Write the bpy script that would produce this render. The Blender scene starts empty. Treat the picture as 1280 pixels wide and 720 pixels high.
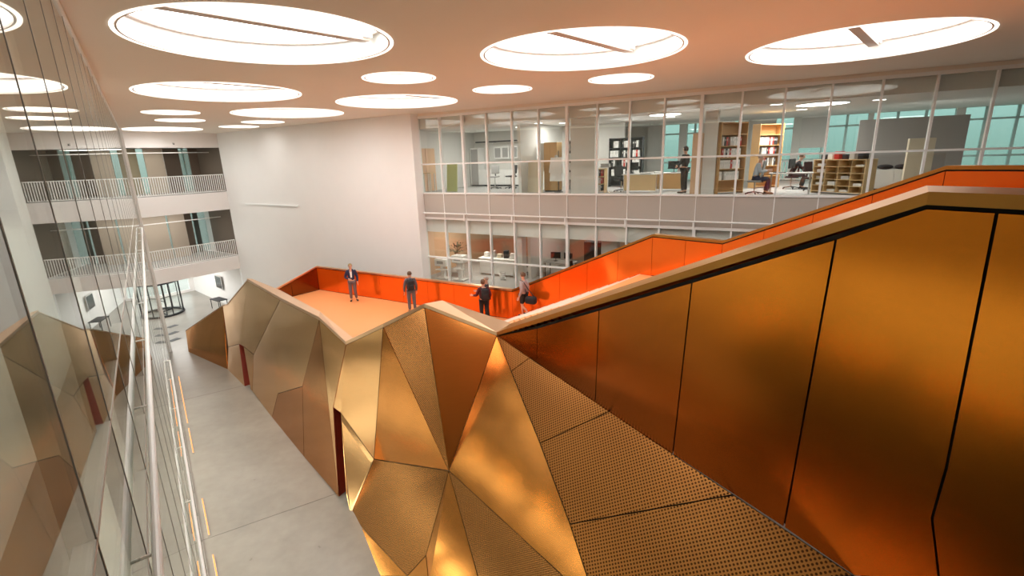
import bpy, bmesh, math, random
from mathutils import Vector, Matrix
random.seed(7)
C = bpy.context.scene.collection
PI = math.pi

# ------------------------------------------------------------------ materials
def new_mat(name):
    m = bpy.data.materials.new(name); m.use_nodes = True
    return m, m.node_tree.nodes, m.node_tree.links, m.node_tree.nodes['Principled BSDF']

def pmat(name, col, rough=.5, metal=0., noise=0., scale=4., bump=0., spec=.5, emit=None, estr=0., coat=0.):
    m, N, L, b = new_mat(name)
    b.inputs['Base Color'].default_value = (*col, 1)
    b.inputs['Roughness'].default_value = rough
    b.inputs['Metallic'].default_value = metal
    b.inputs['Specular IOR Level'].default_value = spec
    b.inputs['Coat Weight'].default_value = coat
    if emit:
        b.inputs['Emission Color'].default_value = (*emit, 1); b.inputs['Emission Strength'].default_value = estr
    if noise or bump:
        tc = N.new('ShaderNodeTexCoord'); nz = N.new('ShaderNodeTexNoise')
        nz.inputs['Scale'].default_value = scale; nz.inputs['Detail'].default_value = 6
        L.new(tc.outputs['Object'], nz.inputs['Vector'])
        if noise:
            mx = N.new('ShaderNodeMix'); mx.data_type = 'RGBA'
            mx.inputs[6].default_value = (*[c * (1 - noise) for c in col], 1)
            mx.inputs[7].default_value = (*[min(1, c * (1 + noise)) for c in col], 1)
            L.new(nz.outputs['Fac'], mx.inputs[0]); L.new(mx.outputs[2], b.inputs['Base Color'])
        if bump:
            bp = N.new('ShaderNodeBump'); bp.inputs['Strength'].default_value = bump; bp.inputs['Distance'].default_value = .02
            L.new(nz.outputs['Fac'], bp.inputs['Height']); L.new(bp.outputs['Normal'], b.inputs['Normal'])
    return m

def brushed(name, col, rough, waver=.05, metal=1.0):
    """rolled bronze sheet: uneven roughness and very slight waviness"""
    m, N, L, b = new_mat(name)
    b.inputs['Metallic'].default_value = metal
    tc = N.new('ShaderNodeTexCoord')
    mp = N.new('ShaderNodeMapping'); mp.inputs['Scale'].default_value = (1.2, 1.2, 14)
    nz = N.new('ShaderNodeTexNoise'); nz.inputs['Scale'].default_value = 1.6; nz.inputs['Detail'].default_value = 5
    L.new(tc.outputs['Object'], mp.inputs['Vector']); L.new(mp.outputs['Vector'], nz.inputs['Vector'])
    mr = N.new('ShaderNodeMapRange'); mr.inputs['To Min'].default_value = rough - .015; mr.inputs['To Max'].default_value = rough + .02
    L.new(nz.outputs['Fac'], mr.inputs['Value']); L.new(mr.outputs['Result'], b.inputs['Roughness'])
    mx = N.new('ShaderNodeMix'); mx.data_type = 'RGBA'
    mx.inputs[6].default_value = (*[c * .93 for c in col], 1); mx.inputs[7].default_value = (*[min(1, c * 1.06) for c in col], 1)
    L.new(nz.outputs['Fac'], mx.inputs[0]); L.new(mx.outputs[2], b.inputs['Base Color'])
    n2 = N.new('ShaderNodeTexNoise'); n2.inputs['Scale'].default_value = .55; n2.inputs['Detail'].default_value = 1
    L.new(tc.outputs['Object'], n2.inputs['Vector'])
    bp = N.new('ShaderNodeBump'); bp.inputs['Strength'].default_value = waver; bp.inputs['Distance'].default_value = .4
    L.new(n2.outputs['Fac'], bp.inputs['Height']); L.new(bp.outputs['Normal'], b.inputs['Normal'])
    return m

def perforated(name, col, rough, pitch, rad):
    m, N, L, b = new_mat(name)
    b.inputs['Base Color'].default_value = (*col, 1); b.inputs['Metallic'].default_value = 1; b.inputs['Roughness'].default_value = rough
    uv = N.new('ShaderNodeUVMap'); uv.uv_map = 'UVMap'
    def grid(off):
        mp = N.new('ShaderNodeVectorMath'); mp.operation = 'MULTIPLY_ADD'
        mp.inputs[1].default_value = (1 / pitch, 1 / pitch, 0); mp.inputs[2].default_value = (off, off, 0)
        L.new(uv.outputs['UV'], mp.inputs[0])
        fr = N.new('ShaderNodeVectorMath'); fr.operation = 'FRACTION'; L.new(mp.outputs['Vector'], fr.inputs[0])
        ds = N.new('ShaderNodeVectorMath'); ds.operation = 'DISTANCE'; ds.inputs[1].default_value = (.5, .5, 0)
        L.new(fr.outputs['Vector'], ds.inputs[0]); return ds.outputs['Value']
    mn = N.new('ShaderNodeMath'); mn.operation = 'MINIMUM'
    L.new(grid(0.), mn.inputs[0]); L.new(grid(.5), mn.inputs[1])
    lt = N.new('ShaderNodeMath'); lt.operation = 'LESS_THAN'; lt.inputs[1].default_value = rad / pitch
    L.new(mn.outputs['Value'], lt.inputs[0])
    dk = N.new('ShaderNodeBsdfDiffuse'); dk.inputs['Color'].default_value = (.075, .03, .011, 1)
    ms = N.new('ShaderNodeMixShader'); L.new(lt.outputs['Value'], ms.inputs['Fac'])
    L.new(b.outputs['BSDF'], ms.inputs[1]); L.new(dk.outputs['BSDF'], ms.inputs[2])
    L.new(ms.outputs['Shader'], N['Material Output'].inputs['Surface'])
    return m

def glass(name, tint, ior, rough=.0):
    """thin architectural pane: tinted see-through plus fresnel mirror"""
    m, N, L, b = new_mat(name); N.remove(b)
    t = N.new('ShaderNodeBsdfTransparent'); t.inputs['Color'].default_value = (*tint, 1)
    g = N.new('ShaderNodeBsdfGlossy'); g.inputs['Roughness'].default_value = rough
    g.inputs['Color'].default_value = (.95, .97, .96, 1)
    ge = N.new('ShaderNodeNewGeometry'); dt = N.new('ShaderNodeVectorMath'); dt.operation = 'DOT_PRODUCT'
    L.new(ge.outputs['Normal'], dt.inputs[0]); L.new(ge.outputs['Incoming'], dt.inputs[1])
    def mth(op, a, c=None):
        m_ = N.new('ShaderNodeMath'); m_.operation = op
        if hasattr(a, 'links'): L.new(a, m_.inputs[0])
        else: m_.inputs[0].default_value = a
        if c is not None:
            if hasattr(c, 'links'): L.new(c, m_.inputs[1])
            else: m_.inputs[1].default_value = c
        return m_.outputs[0]
    f0 = ((ior - 1) / (ior + 1)) ** 2
    p5 = mth('POWER', mth('SUBTRACT', 1.0, mth('ABSOLUTE', dt.outputs['Value'])), 5.0)
    fac = mth('ADD', mth('MULTIPLY', p5, 1 - f0), f0)
    ms = N.new('ShaderNodeMixShader')
    L.new(fac, ms.inputs['Fac']); L.new(t.outputs['BSDF'], ms.inputs[1]); L.new(g.outputs['BSDF'], ms.inputs[2])
    L.new(ms.outputs['Shader'], N['Material Output'].inputs['Surface'])
    return m

def emis(name, col, s):
    m, N, L, b = new_mat(name); N.remove(b)
    e = N.new('ShaderNodeEmission'); e.inputs['Color'].default_value = (*col, 1); e.inputs['Strength'].default_value = s
    L.new(e.outputs['Emission'], N['Material Output'].inputs['Surface'])
    return m

M = dict(
    white=pmat('white_plaster', (.89, .865, .85), .75, noise=.02, scale=1.2),
    office=pmat('office_white', (.70, .69, .66), .7),
    ceil=pmat('ceiling_plaster', (.84, .77, .68), .85, noise=.02, scale=.8),
    steel=pmat('white_painted_steel', (.88, .88, .87), .35),
    spandrel=pmat('back_painted_spandrel', (.50, .455, .41), .18, spec=.5),
    well=pmat('skylight_white', (.9, .9, .88), .5),
    bar=pmat('beam_grey', (.56, .48, .43), .6),
    sky=emis('skylight_diffuser', (1.0, .965, .92), 8.0),
    rim=emis('rim_glow', (1.0, .88, .76), 2.2),
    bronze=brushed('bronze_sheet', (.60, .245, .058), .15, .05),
    bronze_lit=brushed('lit_bronze_sheet', (.86, .50, .235), .17, .05),  # same bronze; the bright walls it reflects are put into its colour
    bronze_shaded=brushed('shaded_bronze_sheet', (.47, .152, .015), .20, .03),  # same bronze, its colour darkened for the dark surroundings it reflects
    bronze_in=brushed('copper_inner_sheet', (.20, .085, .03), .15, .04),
    coping=pmat('bronze_coping', (.80, .53, .34), .34, 1., noise=.05, scale=1.5),
    gold=pmat('golden_coping', (.44, .215, .05), .40, 1., noise=.05, scale=1.5),
    orange=pmat('orange_lacquered_panel', (.93, .17, .012), .14, .55, noise=.04, scale=1.),
    deck=pmat('orange_rubber_floor', (.86, .36, .135), .34, noise=.03, scale=1.5),
    nosing=pmat('pale_stair_nosing', (.82, .62, .50), .5),
    black=pmat('black_joint', (.012, .009, .008), .8),
    redslot=pmat('dark_red_lining', (.24, .026, .010), .4, .1),
    perf=perforated('perforated_bronze', (.33, .138, .037), .30, .085, .0185),
    perf_fine=perforated('finely_perforated_bronze', (.48, .225, .07), .26, .055, .0135),
    pane=glass('clear_pane', (.945, .965, .955), 1.60),
    pane_left=glass('side_wall_pane', (.86, .90, .88), 1.75),
    mull_dark=pmat('grey_gasket', (.30, .29, .27), .5),
    carpet=pmat('office_floor', (.40, .39, .38), .6),
    wood=pmat('oak_veneer', (.62, .37, .15), .45, noise=.12, scale=3),
    oak_light=pmat('light_oak_veneer', (.70, .50, .26), .45, noise=.1, scale=3),
    peach=pmat('peach_veneer', (.72, .47, .30), .5, noise=.05, scale=3),
    green_board=pmat('olive_board', (.50, .52, .22), .7),
    beige=pmat('beige_board', (.66, .58, .44), .7, noise=.05),
    dark=pmat('dark_grey_plastic', (.03, .03, .035), .5),
    blackfab=pmat('black_fabric', (.018, .018, .022), .85),
    grey=pmat('mid_grey', (.36, .35, .34), .6),
    lightgrey=pmat('light_grey', (.62, .61, .59), .5),
    chrome=pmat('chrome', (.75, .75, .76), .2, 1.),
    screen=pmat('screen_black', (.01, .012, .014), .15),
    paper=pmat('white_paper', (.85, .84, .82), .7),
    red=pmat('red_plastic', (.55, .04, .03), .5),
    leaf=pmat('plant_leaf', (.035, .07, .03), .55),
    terracotta=pmat('brown_pot', (.28, .14, .08), .7),
    teal=pmat('teal_frame', (.45, .62, .60), .4),
    lamp=emis('office_lamp', (1., .97, .92), 9.),
    strip_added=emis('added_floor_light_glow', (1.0, .55, .18), 18.),  # for the added floor lights below the view, bright enough to streak the bronze
    strip=emis('floor_light_glow', (1.0, .36, .08), 2.2),
    lin=emis('added_linear_glow', (1., .70, .34), 32.),
    exit=emis('exit_green', (.25, .75, .5), 1.0),
    skin=pmat('skin', (.68, .40, .29), .5),
    lips=pmat('lip', (.45, .17, .14), .5),
    eye=pmat('eye', (.03, .025, .02), .2),
    blond=pmat('blond_hair', (.42, .27, .12), .7), brown=pmat('brown_hair', (.12, .06, .03), .7),
    darkhair=pmat('dark_hair', (.03, .02, .018), .7), grayhair=pmat('grey_hair', (.35, .30, .26), .7),
    navy=pmat('navy_cloth', (.02, .025, .07), .85), greytr=pmat('grey_trousers', (.16, .13, .145), .85),
    hoodie=pmat('grey_hoodie', (.12, .11, .125), .85), jeans=pmat('faded_jeans', (.13, .145, .18), .85),
    maroon=pmat('maroon_cloth', (.10, .012, .018), .85), tee=pmat('grey_tshirt', (.40, .36, .37), .85),
    shirt=pmat('pale_blue_shirt', (.55, .60, .68), .8), shoe=pmat('black_shoe', (.015, .013, .013), .5),
    tee_w=pmat('white_tshirt', (.8, .78, .76), .8),
)

# polished concrete floor: cloudy greys, fine pour joints, soft mirror
def concrete():
    m, N, L, b = new_mat('polished_concrete')
    tc = N.new('ShaderNodeTexCoord')
    n1 = N.new('ShaderNodeTexNoise'); n1.inputs['Scale'].default_value = .45; n1.inputs['Detail'].default_value = 8; n1.inputs['Roughness'].default_value = .6
    n2 = N.new('ShaderNodeTexNoise'); n2.inputs['Scale'].default_value = 3.; n2.inputs['Detail'].default_value = 6
    L.new(tc.outputs['Object'], n1.inputs['Vector']); L.new(tc.outputs['Object'], n2.inputs['Vector'])
    cr = N.new('ShaderNodeValToRGB'); cr.color_ramp.elements[0].position = .3; cr.color_ramp.elements[1].position = .72
    cr.color_ramp.elements[0].color = (.255, .232, .20, 1); cr.color_ramp.elements[1].color = (.385, .355, .315, 1)
    ad = N.new('ShaderNodeMath'); ad.operation = 'MULTIPLY_ADD'; ad.inputs[1].default_value = .3
    L.new(n2.outputs['Fac'], ad.inputs[0])
    sb = N.new('ShaderNodeMath'); sb.operation = 'MULTIPLY'; sb.inputs[1].default_value = .72
    L.new(n1.outputs['Fac'], sb.inputs[0]); L.new(sb.outputs[0], ad.inputs[2]); L.new(ad.outputs[0], cr.inputs['Fac'])
    L.new(cr.outputs['Color'], b.inputs['Base Color'])
    mr = N.new('ShaderNodeMapRange'); mr.inputs['To Min'].default_value = .22; mr.inputs['To Max'].default_value = .42
    L.new(n2.outputs['Fac'], mr.inputs['Value']); L.new(mr.outputs['Result'], b.inputs['Roughness'])
    return m
M['concrete'] = concrete()

# ------------------------------------------------------------------ helpers
def tag(o, label=None, cat=None, group=None, kind=None):
    if label: o['label'] = label
    if cat: o['category'] = cat
    if group: o['group'] = group
    if kind: o['kind'] = kind
    return o

def link(name, me, mat, parent=None):
    o = bpy.data.objects.new(name, me); C.objects.link(o)
    if mat is not None: me.materials.append(mat)
    if parent is not None: o.parent = parent
    return o

def root(name, loc=(0, 0, 0), rz=0., label=None, cat=None, group=None, kind=None):
    o = bpy.data.objects.new(name, None); C.objects.link(o)
    o.empty_display_size = .2
    o.location = loc; o.rotation_euler = (0, 0, rz)
    return tag(o, label, cat, group, kind)

class MB:
    def __init__(s): s.bm = bmesh.new()
    def box(s, c, d, rot=None, bev=0.):
        g = bmesh.ops.create_cube(s.bm, size=1)['verts']
        m = Matrix.Translation(Vector(c)) @ (rot.to_4x4() if rot else Matrix()) @ Matrix.Diagonal((*d, 1))
        bmesh.ops.transform(s.bm, matrix=m, verts=g)
        if bev:
            es = list({e for v in g for e in v.link_edges})
            bmesh.ops.bevel(s.bm, geom=es, offset=bev, segments=2, affect='EDGES', profile=.5)
        return s
    def b2(s, x0, x1, y0, y1, z0, z1, bev=0.):
        return s.box(((x0 + x1) / 2, (y0 + y1) / 2, (z0 + z1) / 2), (abs(x1 - x0), abs(y1 - y0), abs(z1 - z0)), None, bev)
    def tube(s, a, b, r, r2=None, n=12):
        a, b = Vector(a), Vector(b); d = b - a
        q = d.to_track_quat('Z', 'Y').to_matrix().to_4x4()
        bmesh.ops.create_cone(s.bm, cap_ends=True, segments=n, radius1=r, radius2=r if r2 is None else r2, depth=d.length,
                              matrix=Matrix.Translation((a + b) / 2) @ q)
        return s
    def ball(s, c, d, n=12):
        bmesh.ops.create_uvsphere(s.bm, u_segments=n, v_segments=max(6, n * 2 // 3), radius=1,
                                  matrix=Matrix.Translation(Vector(c)) @ Matrix.Diagonal((*d, 1)))
        return s
    def poly(s, pts):
        s.bm.faces.new([s.bm.verts.new(Vector(p)) for p in pts]); return s
    def prism(s, pts, z0, z1):
        n = len(pts)
        lo = [s.bm.verts.new((p[0], p[1], z0)) for p in pts]; hi = [s.bm.verts.new((p[0], p[1], z1)) for p in pts]
        s.bm.faces.new(lo[::-1]); s.bm.faces.new(hi)
        for i in range(n): s.bm.faces.new((lo[i], lo[(i + 1) % n], hi[(i + 1) % n], hi[i]))
        return s
    def hexa(s, a, b):
        """solid between two polygons with the same vertex count"""
        n = len(a)
        A = [s.bm.verts.new(Vector(p)) for p in a]; B = [s.bm.verts.new(Vector(p)) for p in b]
        s.bm.faces.new(A); s.bm.faces.new(B[::-1])
        for i in range(n): s.bm.faces.new((A[(i + 1) % n], A[i], B[i], B[(i + 1) % n]))
        return s
    def lathe(s, prof, n=32, c=(0, 0, 0)):
        rings = [[s.bm.verts.new((c[0] + r * math.cos(2 * PI * k / n), c[1] + r * math.sin(2 * PI * k / n), c[2] + z)) for k in range(n)] for r, z in prof]
        for A, B in zip(rings, rings[1:]):
            for k in range(n): s.bm.faces.new((A[k], A[(k + 1) % n], B[(k + 1) % n], B[k]))
        return s
    def build(s, name, mat, parent=None, smooth=False, tri=False):
        bmesh.ops.recalc_face_normals(s.bm, faces=s.bm.faces)
        if tri: bmesh.ops.triangulate(s.bm, faces=s.bm.faces)
        me = bpy.data.meshes.new(name); s.bm.to_mesh(me); s.bm.free()
        if smooth:
            for p in me.polygons: p.use_smooth = True
        return link(name, me, mat, parent)

def copy_tree(o, parent=None):
    c = o.copy(); C.objects.link(c)
    if parent is not None: c.parent = parent
    for ch in list(o.children): copy_tree(ch, c)
    return c

# ------------------------------------------------------------------ the place: frames
CAMH = 10.2
N3 = Vector((.493172, .869932, 0)); U3 = Vector((-.869932, .493172, 0))      # normal and direction of the glazed wall
NL = Vector((.806813, .590807, 0)); UL = Vector((-.590807, .806813, 0))      # the same for the glass wall on the left
L0, L1, L2, CEIL = 0., 4.2, 8.64, 12.3
WALL_D = 19.
def off(s, w, z=0.): return U3 * s + N3 * (WALL_D + w) + Vector((0, 0, z))
OFF_RZ = math.atan2(-U3.y, -U3.x)           # local x to the right, local y into the offices
GAL0 = Vector((-18.73, 33.03, 0)); GAL_RZ = math.radians(55)
GX = Vector((math.cos(GAL_RZ), math.sin(GAL_RZ), 0)); GY = Vector((-GX.y, GX.x, 0))
def gal(x, y, z=0.): return GAL0 + GX * x + GY * y + Vector((0, 0, z))
def left(t, d, z=0.): return UL * t - NL * d + Vector((0, 0, z))
LEFT_RZ = math.atan2(UL.y, UL.x)
LD = .45

# ------------------------------------------------------------------ shell
def struct(name, mb, mat, parent=None, **k):
    o = mb.build(name, mat, parent, **k)
    if parent is None: o['kind'] = 'structure'
    return o

struct('floor', MB().prism([(-48, -12), (30, -12), (30, 60), (-48, 60)], -.3, 0), M['concrete'])
jm = MB()
for a, b in (((-9.6, 11.2), (-3.7, 14.6)), ((-15.5, 20.0), (-11, 22.8))):
    a, b = Vector((*a, .002)), Vector((*b, .002)); d = (b - a).normalized(); s = Vector((-d.y, d.x, 0)) * .01
    jm.hexa([a - s, b - s, b + s, a + s], [p + Vector((0, 0, .002)) for p in (a - s, b - s, b + s, a + s)])
struct('floor_dark_unseen', MB().prism([(-5.9, 6.4), (-4.2, 8.6), (-1.8, 7.2), (3, 6.4), (6, 3), (10, -8), (2, -8), (-2, .5)], 0, .004), pmat('unseen_dark_floor', (.035, .03, .028), .5))  # added unseen dark sheet that keeps the bronze's reflection dark
struct('trim_1', jm, pmat('joint_sealant', (.20, .18, .165), .8))

CIRC = [(-4.13, 9.33, 2.16), (-8.34, 15.37, 2.18), (-12.98, 20.09, .97), (-14.75, 23.37, .97), (-18.85, 28.2, 1.88), (-9.16, 21.83, 2.2),
        (-12.15, 25.72, .98), (-14.63, 28.13, .98), (-2.77, 13.74, .95), (-3.96, 19.06, 2.18), (-.10, 16.60, .95), (1.63, 11.27, 2.14),
        (3.34, 15.14, .93), (7.65, 11.47, 2.2)]
# ceiling plate with round openings
bm = bmesh.new()
edges = []
outer = [(-31, 24), (-6, -9), (24, -9), (22, 16), (-14, 38), (-26, 42)]
vs = [bm.verts.new((x, y, CEIL)) for x, y in outer]
edges += [bm.edges.new((vs[i], vs[(i + 1) % len(vs)])) for i in range(len(vs))]
for cx, cy, r in CIRC:
    cv = [bm.verts.new((cx + r * math.cos(2 * PI * k / 72), cy + r * math.sin(2 * PI * k / 72), CEIL)) for k in range(72)]
    edges += [bm.edges.new((cv[i], cv[(i + 1) % 72])) for i in range(72)]
bmesh.ops.triangle_fill(bm, edges=edges, use_beauty=True)
bmesh.ops.recalc_face_normals(bm, faces=bm.faces)
me = bpy.data.meshes.new('ceiling'); bm.to_mesh(me); bm.free()
link('ceiling', me, M['ceil'])['kind'] = 'structure'
struct('roof_slab', MB().prism(outer, CEIL + 1.0, CEIL + 1.2), M['white'])

SKY_LABEL = [
    'largest-looking round skylight, top left, crossed by one thin beam', 'large round skylight below the top left one, second from camera',
    'small round skylight on the left, nearer of two beside each other above the gallery', 'small round skylight on the left, farther of two beside each other above the gallery',
    'large round skylight farthest left, cut off by the glass side wall', 'large round skylight left of centre close to the white wall',
    'small round skylight next to the white wall, just beyond the large one there', 'small round skylight at the far corner of white wall and gallery',
    'small round skylight in upper centre, between two large ones', 'large round skylight in front of the white wall near the glazed wall',
    'small round skylight in upper centre, close to the start of the glazed wall', 'large round skylight right of centre with one diagonal beam',
    'small round skylight close to the glazed wall, right of centre', 'large round skylight at top right with a wide beam across it']
BIG_ANG = math.radians(47)
for i, (cx, cy, r) in enumerate(CIRC):
    t = root('skylight', (cx, cy, CEIL), 0, SKY_LABEL[i], 'skylight', 'round skylights in the ceiling')
    h = .42 if r > 1.5 else .30
    MB().lathe([(r + .004, .004), (r + .004, h + .1)], 72).build('well', M['well'], t, True)
    MB().lathe([(r - .005, .0), (r - .005, -.015), (r - .055, -.015), (r - .055, .03), (r - .005, .03)], 72).build('rim', M['rim'], t)
    MB().lathe([(r - .065, .03), (r - .065, -.008), (r - .095, -.008), (r - .095, .03)], 72).build('shadow_gap', M['bar'], t)
    MB().lathe([(r - .012, h - .05), (r - .012, h + .02), (r * .955, h + .02), (r * .955, h - .05), (r - .012, h - .05)], 72).build('glazing_ring', M['bar'], t)
    d = MB()
    bmesh.ops.create_circle(d.bm, cap_ends=True, segments=72, radius=r - .01, matrix=Matrix.Translation((0, 0, h + .03)))
    d.build('diffuser', M['sky'], t)
    if r > 1.5:
        L_ = r * .93
        MB().box((0, 0, h - .08), (2 * L_, .22, .20), Matrix.Rotation(BIG_ANG, 3, 'Z'), .01).build('beam', M['bar'], t)
        for s in (1, -1):
            p = Vector((math.cos(BIG_ANG), math.sin(BIG_ANG), 0)) * (s * L_ * .97)
            MB().box((p.x, p.y, h - .05), (.22, .30, .16), Matrix.Rotation(BIG_ANG, 3, 'Z'), .02).build('bracket', M['well'], t)

# white wall on the far right side, standing slightly proud of the glazing
wa, wb = Vector((-18.73, 33.03, 0)), Vector((-4.43, 23.78, 0))
wd = (wb - wa).normalized(); wn = Vector((-wd.y, wd.x, 0))
struct('wall_right', MB().prism([(p.x, p.y) for p in (wa, wb, wb + wn * .48, wa + wn * .48)], 0, CEIL), M['white'])
ls = root('wall_light_slot', (0, 0, 0), 0, 'thin white horizontal light slot high on the white wall', 'light fitting')
p0, p1 = wa + wd * 2.1, wa + wd * 7.6
q = lambda p, z, d: (p - wn * d) + Vector((0, 0, z))
MB().hexa([q(p0, 7.80, .0), q(p1, 7.80, .0), q(p1, 7.80, .06), q(p0, 7.80, .06)], [q(p0, 7.89, .0), q(p1, 7.89, .0), q(p1, 7.89, .06), q(p0, 7.89, .06)]).build('housing', M['steel'], ls)

# ------------------------------------------------------------------ glazed wall on the right (upper and lower band)
SX = [.38 + 1.27 * i for i in range(-8, 13)]
S_LEFT, S_RIGHT = 16.3, SX[0] - .6
def osb(mb, s0, s1, w0, w1, z0, z1):       # box in the office frame, added in world coordinates
    a = [off(s0, w0, z0), off(s1, w0, z0), off(s1, w1, z0), off(s0, w1, z0)]
    b = [p + Vector((0, 0, z1 - z0)) for p in a]
    mb.hexa(a, b); return mb
HEAD, TRANS, SILL = CAMH + 1.94, CAMH - .19, CAMH - 1.55
LHEAD, LTRANS, LSILL = CAMH - 2.75, CAMH - 4.70, CAMH - 6.05
def glazing(name, z0, z1, zt, label_mull):
    t = root(name, (0, 0, 0), kind='structure')
    for s in SX:
        thick = .055 if abs(s - 8.0) < .1 or abs(s - 13.08) < .1 or abs(s - 2.92) < .1 else .03
        osb(MB(), s - thick, s + thick, -.05, .12, z0, z1).build('mullion', M['steel'], t)
    for z, hh in ((z0, .035), (zt, .03), (z1, .05)):
        osb(MB(), S_RIGHT, S_LEFT, -.04, .12, z - hh, z + hh).build('transom', M['steel'], t)
    osb(MB(), S_RIGHT, S_LEFT, .03, .042, z0, z1).build('pane', M['pane'], t)
    return t
glazing('window_1', SILL, HEAD, TRANS, '')
glazing('window_2', LSILL, LHEAD, LTRANS, '')
sp = struct('wall_right_spandrel', osb(MB(), S_RIGHT, S_LEFT, .0, .15, LHEAD + .05, SILL - .035), M['spandrel'])
for s in SX:
    osb(MB(), s - .014, s + .014, -.03, .0, LHEAD + .05, SILL - .035).build('joint', M['steel'], sp)
struct('wall_right_base', osb(MB(), S_RIGHT, S_LEFT, 0, .15, 0, LSILL - .035), M['white'])
struct('trim_2', osb(MB(), S_RIGHT, S_LEFT, -.02, .4, HEAD + .05, CEIL), M['ceil'])
# horizontal tube on brackets in front of the spandrel
rl = root('facade_rail', (0, 0, 0), 0, 'long white horizontal tube on brackets along the glazed wall on the right', 'rail')
MB().tube(off(S_RIGHT, -.22, CAMH - 2.48), off(15.5, -.22, CAMH - 2.48), .032).build('tube', M['steel'], rl)
for i, s in enumerate(SX):
    if i % 2 == 0:
        mb = MB(); osb(mb, s - .025, s + .025, -.25, .0, CAMH - 2.52, CAMH - 2.47); osb(mb, s - .03, s + .03, -.25, -.2, CAMH - 2.80, CAMH - 2.47)
        mb.build('bracket', M['steel'], rl)

# offices behind the glazing
OD = 10.0
def office_box(name, s0, s1, w0, w1, z0, z1, mat): return struct(name, osb(MB(), s0, s1, w0, w1, z0, z1), mat)
office_box('floor_office_upper', S_RIGHT, 17, .15, OD, L2 - .35, L2, M['carpet'])
office_box('ceiling_office_upper', S_RIGHT, 17, .15, OD, CAMH + 1.45, CAMH + 2.3, M['office'])
office_box('floor_office_lower', S_RIGHT, 17, .15, OD, L1 - .35, L1, M['carpet'])
office_box('ceiling_office_lower', S_RIGHT, 17, .15, OD, CAMH - 2.85, CAMH - 2.0, M['office'])
office_box('trim_3', S_RIGHT, 15.9, .18, .22, CAMH - 3.45, LHEAD, M['paper'])      # white blind behind the lower head
# upper partitions
office_box('wall_office_end', 16.4, 16.6, .15, OD, L2, CAMH + 1.45, M['office'])
office_box('wall_office_back_lab', 10.4, 16.4, 6.0, 6.15, L2, CAMH + 1.45, M['office'])
office_box('wall_office_partition', 10.45, 10.6, .6, 6.0, L2, CAMH + 1.45, M['office'])
office_box('wall_office_back_middle', 7.2, 10.45, 5.2, 5.35, L2, CAMH + 1.45, M['office'])
office_box('column_1', 7.0, 8.05, .5, .8, L2, CAMH + 1.45, M['office'])
office_box('column_2', 2.42, 2.85, .5, .95, L2, CAMH + 1.45, M['office'])
# outer wall of the upper office: piers with tall teal windows between
pier = [(7.2, 6.3), (5.5, 5.1), (4.4, 3.5), (2.6, 1.6), (.1, -.25), (-2.9, -3.1), (-6, -6.3), (-9, -9.4)]
for a, b in pier: office_box('wall_office_outer', b, a, OD - .3, OD, L2, CAMH + 1.45, M['office'])
wt = root('window_4', kind='structure')
for s in (5.3, 4.7, 3.0, 1.2, .6, -1.2, -2.1, -4, -5, -7, -8):
    osb(MB(), s - .05, s + .05, OD - .2, OD - .1, L2, CAMH + 1.45).build('mullion', M['teal'], wt)
for z in (L2 + .05, L2 + 1.0, CAMH + .95):
    osb(MB(), S_RIGHT, 7.2, OD - .2, OD - .1, z - .04, z + .04).build('transom', M['teal'], wt)
osb(MB(), S_RIGHT, 7.2, OD - .14, OD - .13, L2, CAMH + 1.45).build('pane', glass('teal_pane', (.52, .64, .62), 1.5), wt)
# outer blank part and end
office_box('wall_office_outer_blank', 7.2, 17, OD, OD + .15, L2 - .35, CAMH + 1.6, M['office'])
office_box('wall_office_right', S_RIGHT - .15, S_RIGHT, .15, OD, 0, CAMH + 1.6, M['office'])
# lower office shell
office_box('wall_office_lower_end', 16.4, 16.6, .15, OD, L1, LHEAD, M['peach'])
office_box('wall_office_lower_back', S_RIGHT, 16.4, 7.5, 7.65, L1, LHEAD, pmat('lower_back_wall', (.55, .36, .25), .7))
office_box('wall_office_lower_partition', 11.0, 11.15, 2.4, 7.5, L1, LHEAD, M['office'])
office_box('column_3', 10.35, 10.75, .3, .7, L1, LHEAD, M['office'])
office_box('column_4', 6.0, 6.7, .6, 1.0, L1, LHEAD, M['lightgrey'])
office_box('trim_4', 12.6, 13.2, 7.3, 7.5, L1, L1 + 2.1, M['peach'])

# ------------------------------------------------------------------ far gallery with two balconies over the lobby
GX0 = -7.5
def gb(mb, x0, x1, y0, y1, z0, z1):
    a = [gal(x0, y0, z0), gal(x1, y0, z0), gal(x1, y1, z0), gal(x0, y1, z0)]
    mb.hexa(a, [p + Vector((0, 0, z1 - z0)) for p in a]); return mb
GL2, GL1 = CAMH - 1.6, CAMH - 5.93
struct('wall_far', gb(MB(), GX0, .02, 0, .3, CAMH + 1.22, CEIL), M['white'])
struct('slab_upper_balcony', gb(MB(), GX0, .02, 0, 4.6, CAMH - 2.75, GL2), M['white'])
struct('slab_lower_balcony', gb(MB(), GX0, .02, 0, 4.6, CAMH - 6.8, GL1), M['white'])
struct('ceiling_gallery', gb(MB(), GX0, .6, .3, 4.6, CAMH + 1.3, CAMH + 1.5), M['grey'])
beige = pmat('gallery_panel', (.50, .43, .35), .6); brownw = pmat('dark_wood_wall', (.17, .13, .10), .5)
gdark = pmat('dark_glass_wall', (.09, .10, .09), .1)
def gal_wall(z0, z1, parts):
    for x0, x1, y, mat in parts:
        struct('wall_gallery', gb(MB(), x0, x1, y, y + .1, z0, z1), mat)
gal_wall(GL2, CAMH + 1.3, [(-7.5, -4.75, 4.2, beige), (-4.45, -3.2, 4.2, pmat('olive_gallery_panel', (.36, .32, .22), .6)), (-3.0, -1.95, 3.6, beige), (-1.95, -1.75, 4.0, M['office']), (-1.75, -.72, 4.2, brownw), (-.36, .6, 3.6, brownw)])
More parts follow.
